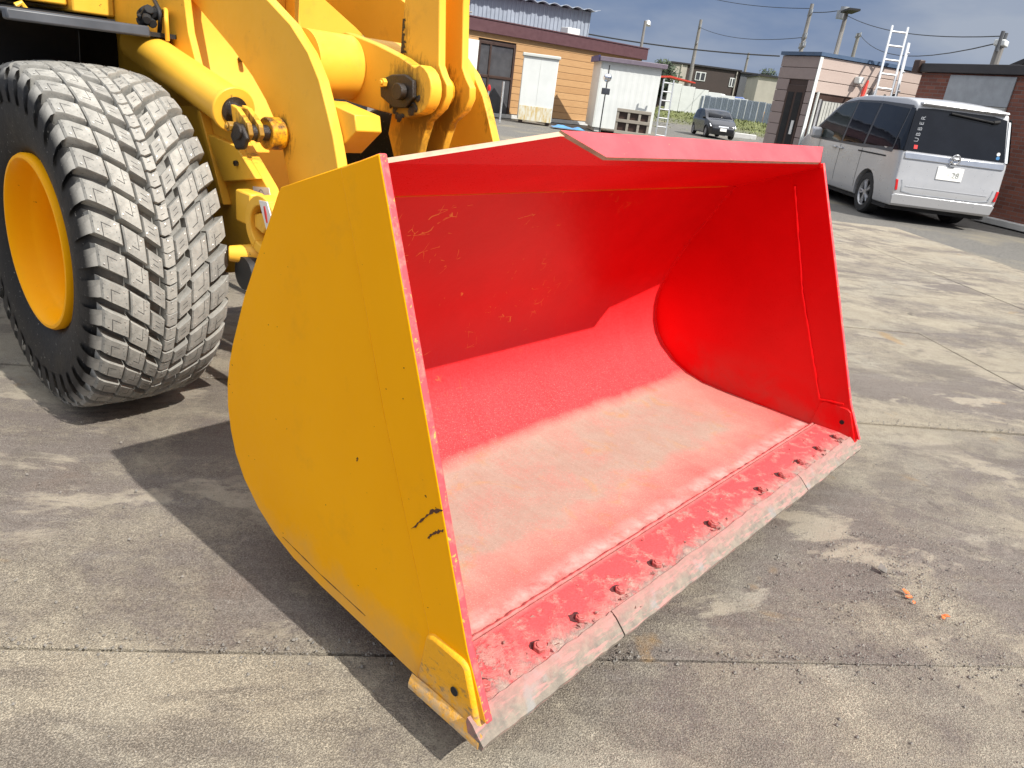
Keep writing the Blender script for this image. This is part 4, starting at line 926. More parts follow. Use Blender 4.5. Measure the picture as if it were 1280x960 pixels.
wn_ = MB().box((0.30, 0.005, 0.92), (1.74, 0.028, 1.84)).build('window', 'winglass', bh)
m = MB()
for i in range(9): MB().box((0.36+i*0.085, -0.004, 0.94), (0.36+i*0.085+.07, 0.0045, 1.83)).build('blind_slat', 'curtain', wn_)
MB().box((0.24, -0.02, 0.88), (0.295, 0.03, 1.86)).build('window_frame', 'alu', wn_)
MB().box((0.07, 0.0, 0.5), (1.74, 0.028, 0.905)).build('sill_panel', 'terracotta', bh, bevel=0.01)
MB().box((0.07, 0.004, 0.02), (1.74, 0.028, 0.495)).build('plinth', 'pinkside', bh)
MB().tube([(0.13, -0.05, 0.2), (0.13, -0.05, 2.0)], 0.03, 10).build('downpipe', 'offwhite', bh)
MB().box((1.05, -0.16, 2.28), (1.20, -0.004, 2.42)).build('vent_hood', 'white', bh, bevel=0.02)
# ladders propped on its roof edge
ladder('ladder', 'aluminium ladder propped against the siding hut above the van roof', (16.05, 4.75, 0), (17.72, 5.42, 3.52), (0.20, -0.27, 0), 12, 'alu', 0.026)
m = MB(); tl = thing('folded_ladder', 'second aluminium ladder seen edge on beside the first', 'ladder', (16.45, 4.45, 0))
for dx in (0, .05): MB().tube([(dx, 0, 0), (1.55+dx, .62, 3.22)], 0.028, 8).build('rail', 'alu', tl)
for i in range(8): f = (i+.5)/8; MB().tube([(1.55*f, .62*f, 3.22*f), (1.55*f+.05, .62*f-.06, 3.22*f)], 0.018, 6).build('rung', 'alu', tl)
# bundle of tools on a rack between van and hut
tk = thing('tool_rack', 'rack of tools and red cans behind the van roof', 'rack', (16.75, 5.05, 0), R_(-28))
MB().box((-0.5, 0, 1.93), (0.75, 0.03, 1.97)).build('rail', 'wire', tk); MB().box((-0.5, 0, 0), (-0.46, .03, 1.93)).build('post', 'wire', tk); MB().box((0.71, 0, 0), (.75, .03, 1.93)).build('post', 'wire', tk)
for i, (x, c, h) in enumerate([(-0.38, 'redroof', .42), (-0.2, 'wire', .26), (-0.30, 'white', .15), (0.18, 'blackmatt', .20), (0.33, 'white', .18), (0.42, 'blackmatt', .24), (-0.1, 'alu', .3)]):
    MB().tube([(x, -0.03, 1.90), (x+.03, -0.02, 1.90+h*.5), (x+.06, -0.03, 1.90+h)], [.03, .045, .02], 8).build('tool', c, tk)
# brick building
bb = thing('brick_building', 'red brick building with dark eave and blue grey board behind the van', 'building', (17.45, 4.45, 0), math.atan2(-0.855, -0.52) + math.pi)
MB().box((-5.6, -4, 0), (0, -0.0, 2.62)).build('wall', 'brick', bb)
MB().box((-5.7, -4.1, 2.63), (0.12, 0.10, 2.80)).build('eave', 'darkroof', bb, bevel=0.01)
MB().box((-2.35, 0.005, 2.06), (-0.80, 0.03, 2.60)).build('sign_board', 'greypanel', bb, bevel=0.006)
MB().box((-2.35, 0.006, 1.90), (-0.80, 0.06, 2.05)).build('shutter_box', 'curtain', bb, bevel=0.006)
MB().box((-2.20, 0.006, 0.1), (-0.95, 0.03, 1.89)).build('shutter', 'greypanel', bb)
MB().box((-0.02, 0.012, 2.60), (0.16, 0.16, 2.86)).build('gutter_head', 'brownframe', bb, bevel=0.02)
MB().box((-3.8, 0.003, 0.0), (-2.6, 0.22, 0.11)).build('step', 'concrete', bb, bevel=0.01)
# gabled roof further back
gh = thing('gabled_house', 'dark gabled house roof showing over the brick building', 'house', (26.5, 1.3, 0), R_(-90))
m = MB(); m.prism([(-3.2, 0), (3.2, 0), (3.2, 3.4), (0, 5.3), (-3.2, 3.4)], 0, 8, 1); m.build('wall', 'greyhouse', gh)
m = MB(); m.prism([(-3.5, 3.35), (0, 5.42), (3.5, 3.35), (3.5, 3.5), (0, 5.6), (-3.5, 3.5)], -0.3, 8.2, 1); m.build('roof', 'darkroof', gh)
MB().box((-1.5, -0.03, 3.3), (1.5, -0.002, 3.42)).build('trim', 'darkroof', gh)
rp = thing('vent_pole', 'stubby pole with white crossbar above the brick building', 'pole', (23.95, 4.55, 0))
MB().tube([(0, 0, 0), (0, 0, 4.0)], 0.11, 10).build('post', 'pole', rp); MB().box((-0.22, -0.14, 3.84), (0.22, 0.14, 4.0)).build('crossbar', 'white', rp, bevel=0.03)
for x in (-.2, .2): MB().tube([(x, 0, 3.70), (x, 0, 4.2)], 0.05, 8).build('insulator', 'greyhouse', rp)

# ------------------------------------------------------------------ fence, kerb, far houses
wf = thing('white_fence', 'white sheet hoarding behind the grass bank', 'fence', (52.9, 32.4, 0.6), math.atan2(-4.5, 3.5))
for i in range(6): MB().box((i*1.05, 0, 0), (i*1.05+1.03, 0.04, 2.15-0.10*i)).build('fence_sheet', 'white', wf, bevel=0.01)
for i in range(7): MB().box((i*1.05-.03, 0.05, 0), (i*1.05+.03, 0.11, 2.0-0.09*i)).build('post', 'pole', wf)
gf = thing('corrugated_fence', 'row of leaning grey corrugated fence sheets behind the black car', 'fence', (54.7, 31.6, 0.0), math.atan2(-7.6, -0.3))
for i in range(15):
    mm = ribs(MB(), 0, 0.50, 0, 0.2, 2.15+random.uniform(-.06, .06), 0.125, 0.03)
    o = mm.build('fence_sheet', 'silver', gf, (i*0.52, random.uniform(-.04, .04), 0), smooth=0, fixn=False, solid=0.006); o.rotation_euler = (random.uniform(-.03, .03), 0, random.uniform(-.12, .12))
for i in range(4): MB().box((i*2.5, 0.07, 0), (i*2.5+.07, .14, 2.0)).build('post', 'pole', gf)
kb = thing('kerb_block', 'white concrete kerb block on the verge behind the black car', 'kerb', (38.6, 18.6, 0), R_(-51))
MB().box((-0.8, 0, 0), (0.9, 0.35, 0.28)).build('block', 'concrete', kb, bevel=0.03)
def house(name, label, cat, p0, p1, zt, mat, depth, wins, parts=()):
    a = math.atan2(p1[1]-p0[1], p1[0]-p0[0]); Ln = math.hypot(p1[0]-p0[0], p1[1]-p0[1]); t = thing(name, label, cat, (p0[0], p0[1], 0), a)
    MB().box((0, 0, 0), (Ln, depth, zt)).build('wall', mat, t); MB().box((-.15, -.2, zt+.002), (Ln+.15, depth+.2, zt+.18)).build('roof', 'darkroof', t)
    for (x, z, w_, h_) in wins:
        f = MB().box((x, -0.06, z), (x+w_, -0.002, z+h_)).build('window', 'white', t, bevel=0.01)
        for k in (0, 1): MB().box((x+.1+k*(w_/2-.03), -0.075, z+.1), (x+w_/2-.07+k*(w_/2-.03), -0.061, z+h_-.1)).build('pane', 'winglass', f)
    return t
h1 = house('dark_house', 'dark brown two storey house with white framed windows beyond the fence', 'house', (84.0, 51.6), (89.4, 45.2), 5.75, 'darkhouse', 8, [(3.05, 4.15, 1.25, 1.0), (7.3, 3.9, .65, 1.05)])
for x in (1.2, 2.6, 8.0): MB().tube([(x, -.1, 0), (x, -.1, 5.7)], .07, 6).build('downpipe', 'beigehouse', h1)
MB().box((0.1, -0.03, 0), (1.9, -0.002, 5.7)).build('pale_wall_panel', 'beigehouse', h1)
house('grey_house', 'slate grey house next to the dark brown one', 'house', (89.3, 45.0), (91.4, 42.3), 5.6, 'greyhouse', 8, [(0.9, 2.9, .8, 1.2)])
house('beige_house', 'plain beige house end beside the siding hut', 'house', (80.9, 38.6), (83.0, 35.6), 5.1, 'beigehouse', 8, [])
# odds and ends stored behind the fence
rs = thing('red_shelter', 'faded red sheet roof showing above the white fence', 'shelter', (63.5, 39.0, 0), R_(-50))
m = MB(); m.prism([(-2.2, 3.15), (0, 3.45), (2.4, 3.2), (2.4, 3.3), (0, 3.6), (-2.2, 3.3)], -.5, 2.2, 1); m.build('roof', 'redroof', rs)
for x in (-2, 2.2): MB().tube([(x, 0, 0), (x, 0, 3.15)], .06, 6).build('post', 'pole', rs)
for nm, lb, x, y, zz, sx, mt in [('covered_stack', 'stack under a white cover behind the fence', 62.2, 33.2, 2.55, 1.5, 'white'), ('covered_stack', 'stack under a blue cover behind the fence', 63.6, 32.0, 2.5, 1.3, 'bluevan'), ('covered_stack', 'stack under a yellow cover behind the corrugated fence', 64.6, 28.6, 1.9, .9, 'yellow')]:
    m = MB(); m.prism([(-sx, 0), (sx, 0), (sx*.95, zz*.8), (sx*.4, zz), (-sx*.5, zz*.97), (-sx, zz*.75)], -.7, .7, 1); tag(m.build(nm, mt, None, (x, y, 0), bevel=0.08, rz=R_(-55)), lb, 'stack')

# bush beyond the hut
def leafy(name, label, loc, h, rx, n):
    t = thing(name, label, 'tree', loc)
    MB().tube([(0, 0, 0), (.05, 0, h*.5), (0, .05, h*.9)], [.14, .1, .03], 8).build('trunk', 'brownframe', t)
    m = MB(); rgl = random.Random(11)
    for i in range(n):
        cl = i % 9; cx, cy, cz = [(rgl.uniform(-1, 1)) for _ in range(3)] if i % 40 == 0 else (0, 0, 0)
        a = rgl.uniform(0, 6.28); e = rgl.uniform(-1, 1); q = rgl.uniform(.45, 1)**.6; sx = 1+.3*math.sin(3*a+cl)
        c = Vector((rx*q*sx*math.cos(a)*math.sqrt(1-e*e), rx*q*sx*math.sin(a)*math.sqrt(1-e*e), h*.62+h*.4*q*e)); s = rgl.uniform(.12, .28)
        d1 = Vector((rgl.uniform(-1, 1), rgl.uniform(-1, 1), rgl.uniform(-1, 1))).normalized(); d2 = d1.orthogonal().normalized()
        m.add([c-d1*s, c+d2*s*.5, c+d1*s, c-d2*s*.5], [(0, 1, 2, 3)])
    m.build('crown', 'leaf', t, smooth=0, fixn=False)
leafy('leafy_tree', 'dark green tree just right of the white hut roof', (68.9, 43.2, 0.6), 4.6, 1.6, 1500)
leafy('leafy_tree', 'low dark tree top behind the grey house', (98.0, 45.5, 0.6), 6.2, 2.2, 1200)

# grass on the bank
m = MB(); rgl = random.Random(5)
def gz(x, y): d = math.hypot(x+1, y+.8); return -0.026 + 0.75*min(1, max(0, (d-46)/14))
for i in range(6000):
    dd_ = rgl.uniform(44, 66); an = rgl.uniform(R_(22), R_(37)); x = -1+dd_*math.cos(an); y = -.8+dd_*math.sin(an); z = gz(x, y)
    h = rgl.uniform(.05, .18); a = rgl.uniform(0, 3.14); wv = Vector((math.cos(a), math.sin(a), 0))*rgl.uniform(.03, .09); ln = Vector((rgl.uniform(-.12, .12), rgl.uniform(-.12, .12), h)); b_ = Vector((x, y, z-.03))
    m.add([b_-wv, b_+wv, b_+ln], [(0, 1, 2)])
tag(m.build('grass', 'grassblade', None, smooth=0, fixn=False), 'rough green grass on the bank in front of the fence', 'grass', kind='stuff')

# ------------------------------------------------------------------ poles and wires
def util_pole(label, loc, h, r, arms=(), lamp=False, stay=None, trans=False, ang=0.6):
    t = thing('utility_pole', label, 'pole', loc, ang)
    MB().tube([(0, 0, -0.1), (0, 0, h)], [r*1.3, r*.8], 10).build('post', 'pole', t)
    for z, w_ in arms:
        MB().box((-w_, -.05, z), (w_, .05, z+.10)).build('crossarm', 'pole', t)
        for x in (-w_*.9, -w_*.3, w_*.4, w_*.9): MB().tube([(x, 0, z+.1), (x, 0, z+.32)], .055, 6).build('insulator', 'greypanel', t)
    if lamp:
        m = MB(); m.tube([(0, 0, h-.1), (.18, -.1, h+.02), (.30, -.15, h-.02)], .04, 8); m.build('lamp_arm', 'pole', t); MB().tube([(.26, -.13, h-.18), (.30, -.15, h-.02), (.36, -.18, h+.06)], [.20, .17, .05], 12).build('lamp_head', 'alu', t)
    if stay: MB().tube([stay, (0, 0, h*.86)], r*.75, 8).build('stay', 'pole', t)
    if trans:
        MB().box((-1.5, -.30, h-.12), (.1, .30, h-.02)).build('platform', 'wire', t); MB().tube([(.6, 0, h-.35), (.6, 0, h+.25)], .22, 12).build('transformer', 'greypanel', t); MB().tube([(1.05, .1, h-.3), (1.05, .1, h+.1)], .16, 10).build('transformer', 'greypanel', t)
    return t
util_pole('short lamp pole behind the end of the timber building', (36.2, 24.3, 0), 5.25, .085, lamp=True)
util_pole('tall pole with crossarms in front of the dark brown house', (71.8, 41.7, 0.6), 8.7, .18, [(7.9, .9), (6.4, .7)], lamp=False)
util_pole('distant pole behind the dark brown house', (110.4, 55.2, 0.6), 8.8, .2, [(8.0, .9)])
util_pole('slim pole with two crossarms behind the siding hut', (47.6, 20.25, 0), 7.85, .13, [(7.2, .45), (5.9, .55), (5.4, .8)], stay=(-.9, .3, 0))
util_pole('pole with wide transformer platform behind the siding hut', (43.3, 16.4, 0), 7.0, .13, stay=(-1.9, .6, 0), trans=True)
util_pole('far pole with white crossbar above the siding hut roof', (66.2, 23.85, 0), 8.3, .16, [(8.0, .7)])
def wire(label, p, q, sag, r=0.02, n=14):
    p, q = Vector(p), Vector(q); pts = [p.lerp(q, i/n) + Vector((0, 0, -4*sag*(i/n)*(1-i/n))) for i in range(n+1)]
    tag(MB().tube(pts, r, 5).build('overhead_wire', 'wire', None), label, 'wire', 'overhead wires')
wire('thick low cable running from behind the warehouse towards the siding hut', (51.3, 40.2, 5.65), (61.7, 28.0, 5.85), .25, .055)
wire('thin cable high across the sky to the slim pole', (58.0, 34.5, 9.6), (47.6, 20.25, 7.6), .25, .02)
wire('thin cable from the slim pole to the transformer pole', (47.6, 20.25, 7.4), (43.3, 16.4, 7.1), .08, .022)
wire('long cable from the transformer pole towards the vent pole', (43.3, 16.4, 6.8), (23.95, 4.55, 4.1), .35, .015)
wire('cable above the ladders running right to the vent pole', (66.2, 23.85, 8.3), (23.95, 4.55, 3.95), .9, .018)
wire('faint cable from the pole by the dark house to the slim pole', (71.8, 41.7, 8.6), (47.6, 20.25, 6.0), .5, .02)

# ------------------------------------------------------------------ vehicles (local x forward, z up)
def lerp_tab(tab, x):
    if x <= tab[0][0]: return tab[0][1]
    for (a, b), (c, d) in zip(tab[:-1], tab[1:]):
        if x <= c: return b+(d-b)*(x-a)/(c-a)
    return tab[-1][1]
class CarShape:
    def __init__(s, xr, xf, zb, roof, half, tumble, zbelt, rear_lean, front_lean, plan):
        s.xr, s.xf, s.zb, s.roof, s.half, s.tumble, s.zbelt, s.rl, s.fl, s.plan = xr, xf, zb, roof, half, tumble, zbelt, rear_lean, front_lean, plan
    def hw(s, x, z):
        f = (x-s.xr)/(s.xf-s.xr); t = max(0, (z-s.zbelt)); b = max(0, .55-z)
        return s.half*lerp_tab(s.plan, f) - s.tumble*t**1.15 - .10*b
    def rx(s, z): return s.xr + lerp_tab(s.rl, z)
    def fx(s, z): return s.xf - lerp_tab(s.fl, z)
    def mesh(s, nx=44, nz=14, ny=8):
        mb = MB(); V = {}
        def P(i, j, u):
            f = i/nx; h = j/nz
            x0 = s.xr+(s.xf-s.xr)*f; zt = lerp_tab(s.roof, x0); z = s.zb+(zt-s.zb)*h
            x = s.rx(z) + (s.fx(z)-s.rx(z))*f; return (x, u*s.hw(x0, z), z + (0.035*(1-u*u) if j == nz else 0))
        def vid(i, j, k):
            key = (i, j, k)
            if key not in V: V[key] = len(mb.v); mb.v.append(P(i, j, -1+2*k/ny))
            return V[key]
        def q(a, b, c, d): mb.f.append((vid(*a), vid(*b), vid(*c), vid(*d))); mb.mi.append(0)
        for i in range(nx):
            for j in range(nz):
                q((i, j, 0), (i+1, j, 0), (i+1, j+1, 0), (i, j+1, 0)); q((i, j, ny), (i, j+1, ny), (i+1, j+1, ny), (i+1, j, ny))
            for k in range(ny):
                q((i, nz, k), (i+1, nz, k), (i+1, nz, k+1), (i, nz, k+1)); q((i, 0, k), (i, 0, k+1), (i+1, 0, k+1), (i+1, 0, k))
        for j in range(nz):
            for k in range(ny):
                q((0, j, k), (0, j+1, k), (0, j+1, k+1), (0, j, k+1)); q((nx, j, k), (nx, j, k+1), (nx, j+1, k+1), (nx, j+1, k))
        return mb
    def side(s, poly, sgn, off=0.006, n=4):
        """panel on a flank: poly = (x, z) corners in order, subdivided for curvature"""
        pts = []
        for (a, b), (c, d) in zip(poly, poly[1:]+poly[:1]):
            for k in range(n): pts.append((a+(c-a)*k/n, b+(d-b)*k/n))
        cx = sum(p[0] for p in pts)/len(pts); cz = sum(p[1] for p in pts)/len(pts)
        mb = MB(); rings = [1, .66, .33]; vs = []
        for r in rings:
            for a, b in pts:
                x, z = cx+(a-cx)*r, cz+(b-cz)*r; vs.append((x, sgn*(s.hw(x, z)+off), z))
        vs.append((cx, sgn*(s.hw(cx, cz)+off), cz)); N_ = len(pts)
        fs = [(r*N_+i, r*N_+(i+1) % N_, (r+1)*N_+(i+1) % N_, (r+1)*N_+i) for r in range(2) for i in range(N_)] + [(2*N_+i, 2*N_+(i+1) % N_, 3*N_) for i in range(N_)]
        return mb.add(vs, fs)
    def rear(s, poly, off=0.006, front=False):
        mb = MB(); vs = []
        for y, z in poly: vs.append((s.fx(z)+off if front else s.rx(z)-off, y, z))
        vs2 = [(x+(0.02 if not front else -0.02), y, z) for x, y, z in vs]; n = len(vs)
        return mb.add(vs+vs2, [tuple(range(n))] + [(i, (i+1) % n, n+(i+1) % n, n+i) for i in range(n)])
def cut_arches(o, xs, r, half):
    for i, x in enumerate(xs):
        cm = MB().tube([(x, -half*1.5, r*.98), (x, half*1.5, r*.98)], r*1.16, 28); co = cm.build('cutter', 'blackmatt', o.parent)
        md = o.modifiers.new('arch', 'BOOLEAN'); md.object = co; md.operation = 'DIFFERENCE'; md.solver = 'EXACT'
    bpy.context.view_layer.update(); dg = bpy.context.evaluated_depsgraph_get(); me = bpy.data.meshes.new_from_object(o.evaluated_get(dg))
    cut = [md.object for md in o.modifiers if md.type == 'BOOLEAN']; o.modifiers.clear(); o.data = me
    for c in cut: bpy.data.objects.remove(c)
    for p in me.polygons: p.use_smooth = True
    me.set_sharp_from_angle(angle=R_(38))
def car_wheel(parent, x, y, r, wd, spokes=5):
    s = 1 if y > 0 else -1
    t = MB().lathe([(-wd/2, r*.66), (-wd/2, r*.92), (-wd*.38, r), (wd*.38, r), (wd/2, r*.92), (wd/2, r*.66), (wd*.3, r*.6), (-wd*.3, r*.6)], 36, closed=True).build('wheel', 'tyre', parent, (x, y, r), smooth=40); t.rotation_euler.z = R_(90)*s
    m = MB(); m.lathe([(wd*.42, r*.67), (wd*.46, r*.64), (wd*.40, r*.60), (wd*.10, r*.58)], 36)
    for k in range(spokes):
        a = 2*math.pi*k/spokes
        for d in (-.16, .16):
            c1 = Vector((wd*.36, -math.cos(a+d*.5)*r*.12, math.sin(a+d*.5)*r*.12)); c2 = Vector((wd*.36, -math.cos(a+d)*r*.60, math.sin(a+d)*r*.60)); m.tube([c1, c2], r*.055, 6)
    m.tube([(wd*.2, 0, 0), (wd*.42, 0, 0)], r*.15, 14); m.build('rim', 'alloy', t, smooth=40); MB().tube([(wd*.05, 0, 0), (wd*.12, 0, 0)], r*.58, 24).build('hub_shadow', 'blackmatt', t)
    return t

# silver minivan: origin under the rear axle
van = thing('minivan', 'silver minivan parked beside the brick building', 'van', (14.06, 3.03, -0.02), math.atan2(.61, .79) + R_(4))
vs_ = CarShape(-1.02, 4.25, 0.27, [(-1.1, 1.80), (-0.95, 1.93), (-0.6, 1.975), (1.2, 1.99), (2.0, 1.93), (2.5, 1.80), (3.3, 1.25), (3.6, 1.15), (4.25, 0.95)], 0.93, 0.17, 1.10,
               [(0.2, .06), (0.55, .0), (0.75, .03), (1.1, .06), (1.9, .26), (2.1, .34)], [(0.2, .05), (.6, 0), (.95, .12), (2, .5)], [(0, .955), (.04, .985), (.12, 1.0), (.78, 1.0), (.92, .95), (1, .80)])
body = vs_.mesh().build('body', 'silverpaint', van, smooth=38, bevel=0.03, seg=3)
cut_arches(body, (0.0, 3.08), 0.355, 0.93)
for x in (0.0, 3.08):
    for y in (-.78, .78): car_wheel(van, x, y, 0.355, 0.24)
for sg in (1, -1):
    vs_.side([(-0.62, 1.18), (-0.62, 1.80), (0.42, 1.86), (0.42, 1.155), (0.05, 1.155)], sg).build('window', 'glass', van, smooth=60)
    vs_.side([(0.50, 1.15), (0.50, 1.86), (1.42, 1.86), (1.42, 1.13)], sg).build('window', 'glass', van, smooth=60)
    vs_.side([(1.50, 1.13), (1.50, 1.86), (2.05, 1.80), (2.98, 1.24), (2.98, 1.13)], sg).build('window', 'glassclear', van, smooth=60)
    vs_.side([(-0.66, 1.10), (-0.70, 1.86), (0.46, 1.90), (1.46, 1.90), (2.1, 1.84), (3.1, 1.22), (3.1, 1.09), (0.5, 1.09), (0.05, 1.11)], sg, 0.003).build('window_surround', 'black', van, smooth=60)
    vs_.side([(-0.50, 1.01), (-0.50, 1.035), (0.62, 1.035), (0.62, 1.01)], sg, 0.005, 3).build('slide_rail', 'blackmatt', van)
    for x in (1.32, 1.62):
        MB().box((x, 0, 0), (x+0.17, 0.035, 0.035)).build('door_handle', 'silverpaint', van, (0, sg*vs_.hw(1.4, .98) - (0 if sg > 0 else .035), 0.985), bevel=0.01)
    for x in (1.455, 0.46, 2.55): vs_.side([(x, 0.40), (x, 1.08), (x+.012, 1.08), (x+.012, 0.40)], sg, 0.002, 3).build('door_gap', 'blackmatt', van)
    mr_ = MB(); mr_.prism([(2.62, 1.10), (2.70, 1.30), (2.62, 1.33), (2.50, 1.30), (2.48, 1.12)], 0.0, 0.20, 1); o = mr_.build('door_mirror', 'silverpaint', van, (0, (vs_.hw(2.6, 1.2)+.03) if sg > 0 else -(vs_.hw(2.6, 1.2)+.23), 0), bevel=0.04, seg=3)
    pass
# rear door furniture
vs_.rear([(-0.82, 1.16), (-0.735, 1.80), (-0.5, 1.84), (0.5, 1.84), (0.76, 1.82), (0.905, 1.16)]).build('rear_window', 'glass', van)
for sg in (1, -1):
    m = MB(); q = [(-0.72, 1.14), (-0.78, 1.80), (-1.02, 1.80)]
    vs_.side([(-0.975, 1.16), (-0.80, 1.82), (-0.66, 1.82), (-0.66, 1.14)], sg, 0.004, 3).build('rear_pillar', 'glass', van)
vs_.rear([(-0.84, 1.035), (-0.84, 1.135), (0.84, 1.135), (0.84, 1.035)], 0.02).build('chrome_garnish', 'chromeband', van, bevel=0.01)
m = MB(); ring = arc(0, 1.11, .085, 0, 342, 18) + arc(0, 1.11, .058, 342, 0, 18); m.prism([(y, z) for y, z in ring], vs_.rx(1.11)-.05, vs_.rx(1.11)-.021, 0); m.prism([(-.07, 1.13), (.07, 1.13), (.02, 1.09), (-.02, 1.09)], vs_.rx(1.11)-.048, vs_.rx(1.11)-.0215, 0); m.build('emblem', 'chrome', van, bevel=0.005)
np_ = vs_.rear([(-0.36, 0.78), (-0.36, 0.97), (0.06+.02, 0.97), (0.08, 0.78)], 0.014)
np_ = vs_.rear([(-0.20, 0.77), (-0.20, 0.98), (0.24, 0.98), (0.24, 0.77)], 0.014).build('number_plate', 'numberplate', van, bevel=0.006)
def rear_text(s_, size, mat, y, z, tilt=0.05, roll=0, off=0.016):
    return text_part('lettering', s_, size, mat, van, (vs_.rx(z)-off, y, z), (R_(90)+tilt*0, roll, R_(-90)), 0.001)
o = rear_text('· 28', 0.13, 'plateprint', -0.04, 0.86, off=0.0185); 
m = MB(); m.box((-0.02, -0.005, 0), (0.02, 0.10, 0.02)); o = m.build('plate_lamp', 'chromeband', van, (vs_.rx(1.0)-.02, -0.03, 1.0))
vs_.rear([(-0.70, 0.60), (-0.70, 0.612), (0.70, 0.612), (0.70, 0.60)], 0.004).build('door_crease', 'silverpaint', van)
vs_.rear([(-0.86, 0.30), (-0.88, 0.44), (-0.84, 0.47), (0.84, 0.47), (0.88, 0.44), (0.86, 0.30)], 0.022).build('rear_bumper', 'silverpaint', van, bevel=0.012, seg=3)
vs_.rear([(-0.75, 0.515), (-0.79, 0.70), (-0.77, 0.70), (-0.73, 0.53), (-0.55, 0.50), (.55, .50), (.73, .53), (.77, .70), (.79, .70), (.75, .515), (.56, .485), (-.56, .485)], 0.006).build('tailgate_gap', 'greylet', van)
for sg in (1, -1):
    vs_.rear([(sg*0.86, 0.53), (sg*0.88, 0.70), (sg*0.84, 0.70), (sg*0.82, 0.53)], 0.012).build('reflector', 'redlamp', van, bevel=0.004)
    vs_.rear([(sg*0.83, 1.15), (sg*0.765, 1.78), (sg*0.80, 1.78), (sg*0.88, 1.15)], 0.012).build('tail_lamp', 'headlamp' if sg < 0 else 'glass', van, bevel=0.004)
m = MB(); m.tube([(vs_.rx(1.78)-.03, .22, 1.80), (vs_.rx(1.75)-.035, -.50, 1.745)], .016, 8); m.tube([(vs_.rx(1.75)-.03, -.50, 1.745), (vs_.rx(1.74)-.02, -.60, 1.765)], .03, 8); m.build('rear_wiper', 'blackmatt', van)
for i, ch in enumerate('UBBER'):
    z = 1.34 + i*0.085; text_part('lettering', ch, 0.10, 'greylet', van, (vs_.rx(z)-.012, 0.70-.012*i, z), (R_(90), R_(-90), R_(-90)), 0.001)
for z, mt in ((1.215, 'tarp'), (1.275, 'numberplate')): MB().tube([(vs_.rx(z)-.012, -.70, z), (vs_.rx(z)-.006, -.70, z)], .03, 14).build('round_sticker', mt, van)
vs_.rear([(0.72, 1.20), (0.72, 1.26), (0.66, 1.26), (0.66, 1.20)], 0.010).build('sticker', 'stickerred', van)
MB().box((-0.84, -0.72, 1.875), (-0.5, 0.72, 1.925)).build('roof_spoiler', 'silverpaint', van, bevel=0.03, seg=3)
MB().box((-0.85, -0.86, 0.20), (3.9, 0.86, 0.33)).build('underbody', 'blackmatt', van)

# small black hatchback, nose to the camera
hd = Vector((-0.885, -0.467)); rgt = Vector((0.467, -0.885)); th = R_(18); f2 = hd*math.cos(th) + rgt*math.sin(th)
hb = thing('hatchback_car', 'small black hatchback facing the yard in front of the corrugated fence', 'car', (35.35, 18.55, 0.0), math.atan2(f2.y, f2.x)); hb.scale = (.9, .9, .9)
cs = CarShape(-1.85, 1.85, 0.20, [(-1.9, 1.15), (-1.6, 1.32), (-1.0, 1.43), (0.0, 1.45), (0.4, 1.38), (1.0, 1.00), (1.45, .90), (1.85, .68)], 0.82, 0.22, 0.88,
              [(0.2, .08), (.6, 0), (.9, .05), (1.4, .25)], [(0.2, .08), (.5, 0), (.8, .12), (1.4, .4)], [(0, .88), (.1, .97), (.3, 1), (.75, 1.0), (.92, .92), (1, .76)])
hbody = cs.mesh().build('body', 'blackpaint', hb, smooth=45, bevel=0.03, seg=2)
cut_arches(hbody, (-1.2, 1.2), 0.30, 0.82)
for x in (-1.2, 1.2):
    for y in (-.70, .70): car_wheel(hb, x, y, 0.30, 0.19)
for sg in (1, -1):
    cs.side([(-1.35, .93), (-1.2, 1.30), (-.35, 1.38), (-.35, .91)], sg).build('window', 'glass', hb, smooth=60); cs.side([(-.28, .91), (-.28, 1.38), (.25, 1.35), (.85, .98), (.85, .91)], sg).build('window', 'glassclear', hb, smooth=60)
    m = MB(); m.prism([(1.55, .58), (1.35, .72), (1.25, .76), (1.45, .62)], 0, .24, 1); o = m.build('headlight', 'headlamp', hb, (0.22, .50 if sg > 0 else -.74, .02), bevel=0.02)
    m = MB(); m.prism([(.62, .92), (.72, 1.04), (.60, 1.06), (.55, .94)], 0, .16, 1); m.build('door_mirror', 'blackpaint', hb, (0, .74 if sg > 0 else -.90, 0), bevel=0.03)
m = MB(); ww = [(0.42, 1.372), (0.97, 1.025)]; m.add([(0.44, -.55, 1.392), (0.44, .55, 1.392), (0.98, .66, 1.045), (0.98, -.66, 1.045)], [(0, 1, 2, 3)]); m.build('windscreen', 'glass', hb, solid=0.01)
cs.rear([(-.18, .40), (-.18, .56), (.18, .56), (.18, .40)], .03, True).build('number_plate', 'numberplate', hb); cs.rear([(-.62, .24), (-.55, .38), (.55, .38), (.62, .24)], .012, True).build('grille', 'blackmatt', hb); cs.rear([(-.28, .60), (-.28, .66), (.28, .66), (.28, .60)], .02, True).build('emblem_bar', 'chromeband', hb)

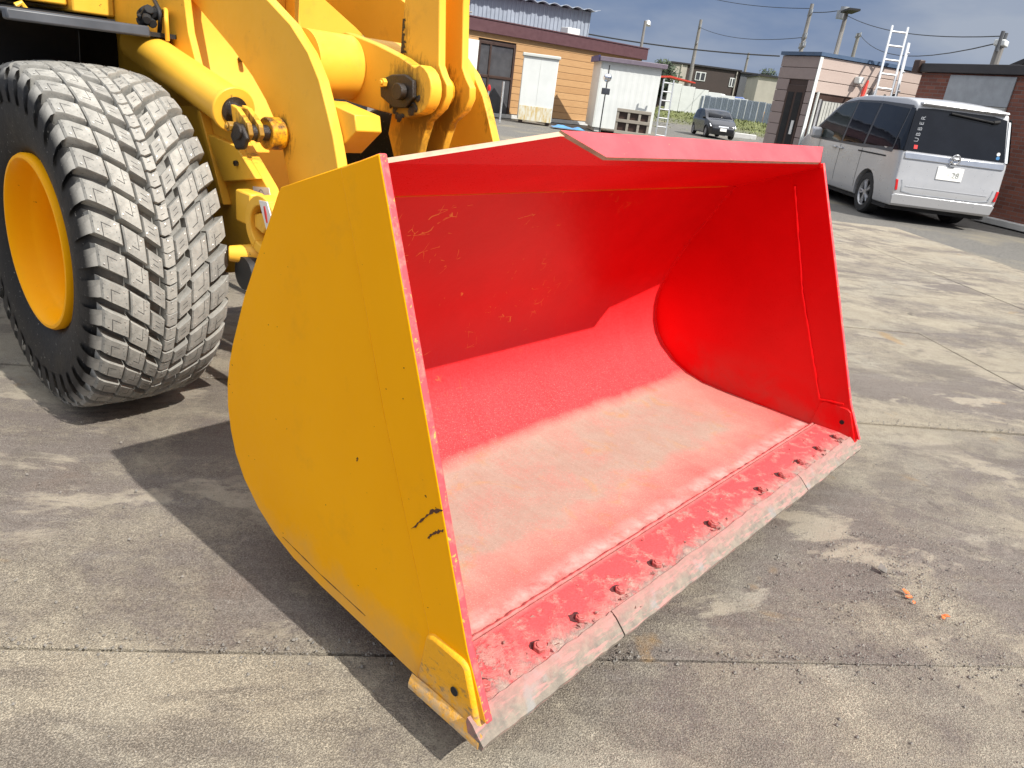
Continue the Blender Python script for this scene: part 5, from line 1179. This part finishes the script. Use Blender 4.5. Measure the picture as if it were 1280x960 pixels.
# ------------------------------------------------------------------ small debris on the plates
def chip(name, mat, x, y, s, label, cat, group, seed):
    rg_ = random.Random(seed); vs = [Vector((rg_.uniform(-1, 1), rg_.uniform(-1, 1), rg_.uniform(-.25, .7)))*s for _ in range(10)]
    bm = bmesh.new(); [bm.verts.new(v) for v in vs]; r = bmesh.ops.convex_hull(bm, input=bm.verts[:]); loose = [v for v in bm.verts if not v.link_faces]; bmesh.ops.delete(bm, geom=loose, context='VERTS')
    me = bpy.data.meshes.new(name); bm.to_mesh(me); bm.free(); me.materials.append(MAT[mat]); o = bpy.data.objects.new(name, me); C.objects.link(o); o.location = (x, y, 0.25*s)
    return tag(o, label, cat, group)
for i, (x, y, s) in enumerate([(1.482, -0.500, .016), (1.468, -0.512, .011), (1.452, -.535, .008), (1.462, -.630, .012), (1.445, -.622, .009)]):
    chip('orange_chip', 'orangechip', x, y, s, ['largest orange chip, nearest the grey stone', 'middling orange chip touching the largest one', 'tiny orange crumb just below the largest chip', 'larger of the two lone orange chips farther right', 'smaller of the two lone orange chips farther right'][i], 'chip', 'orange chips on the steel plates', i)
chip('stone', 'stone', 1.552, -0.395, .022, 'largest grey stone beside the orange chips', 'stone', None, 21)
rgd = random.Random(9); m = MB()
for i in range(4200):
    if i < 500: x, y = rgd.uniform(.7, 2.6), rgd.uniform(-1.2, 0.0)
    elif i < 900: x, y = rgd.uniform(-1, 0), rgd.uniform(0, 2.2)
    else: x, y = rgd.uniform(0.0, 4.5), rgd.uniform(-1.5, 1.2)
    if i >= 1500:
        nn_ = rgd.choice([.285, .285, 2.02, -1.45]) + rgd.gauss(0, .03); tt = rgd.uniform(-2.2, 3.4); x, y = TV.x*tt+NV.x*nn_, TV.y*tt+NV.y*nn_
    elif rgd.random() < .5: x, y = 1.55+rgd.gauss(0, .22), -.45+rgd.gauss(0, .16)
    r = rgd.choice([.0025, .003, .0035, .0035, .0045, .007]); c = Vector((x, y, r*.3))
    vs = [c+Vector((rgd.uniform(.5, 1)*math.cos(q*1.57), rgd.uniform(.5, 1)*math.sin(q*1.57), rgd.uniform(-.2, .3)))*r for q in range(4)] + [c+Vector((0, 0, r*.9))]
    m.add(vs, [(0, 1, 4), (1, 2, 4), (2, 3, 4), (3, 0, 4)])
tag(m.build('gravel', 'stone', None, smooth=0), 'scattered grit and small pebbles on the steel plates', 'gravel', kind='stuff')
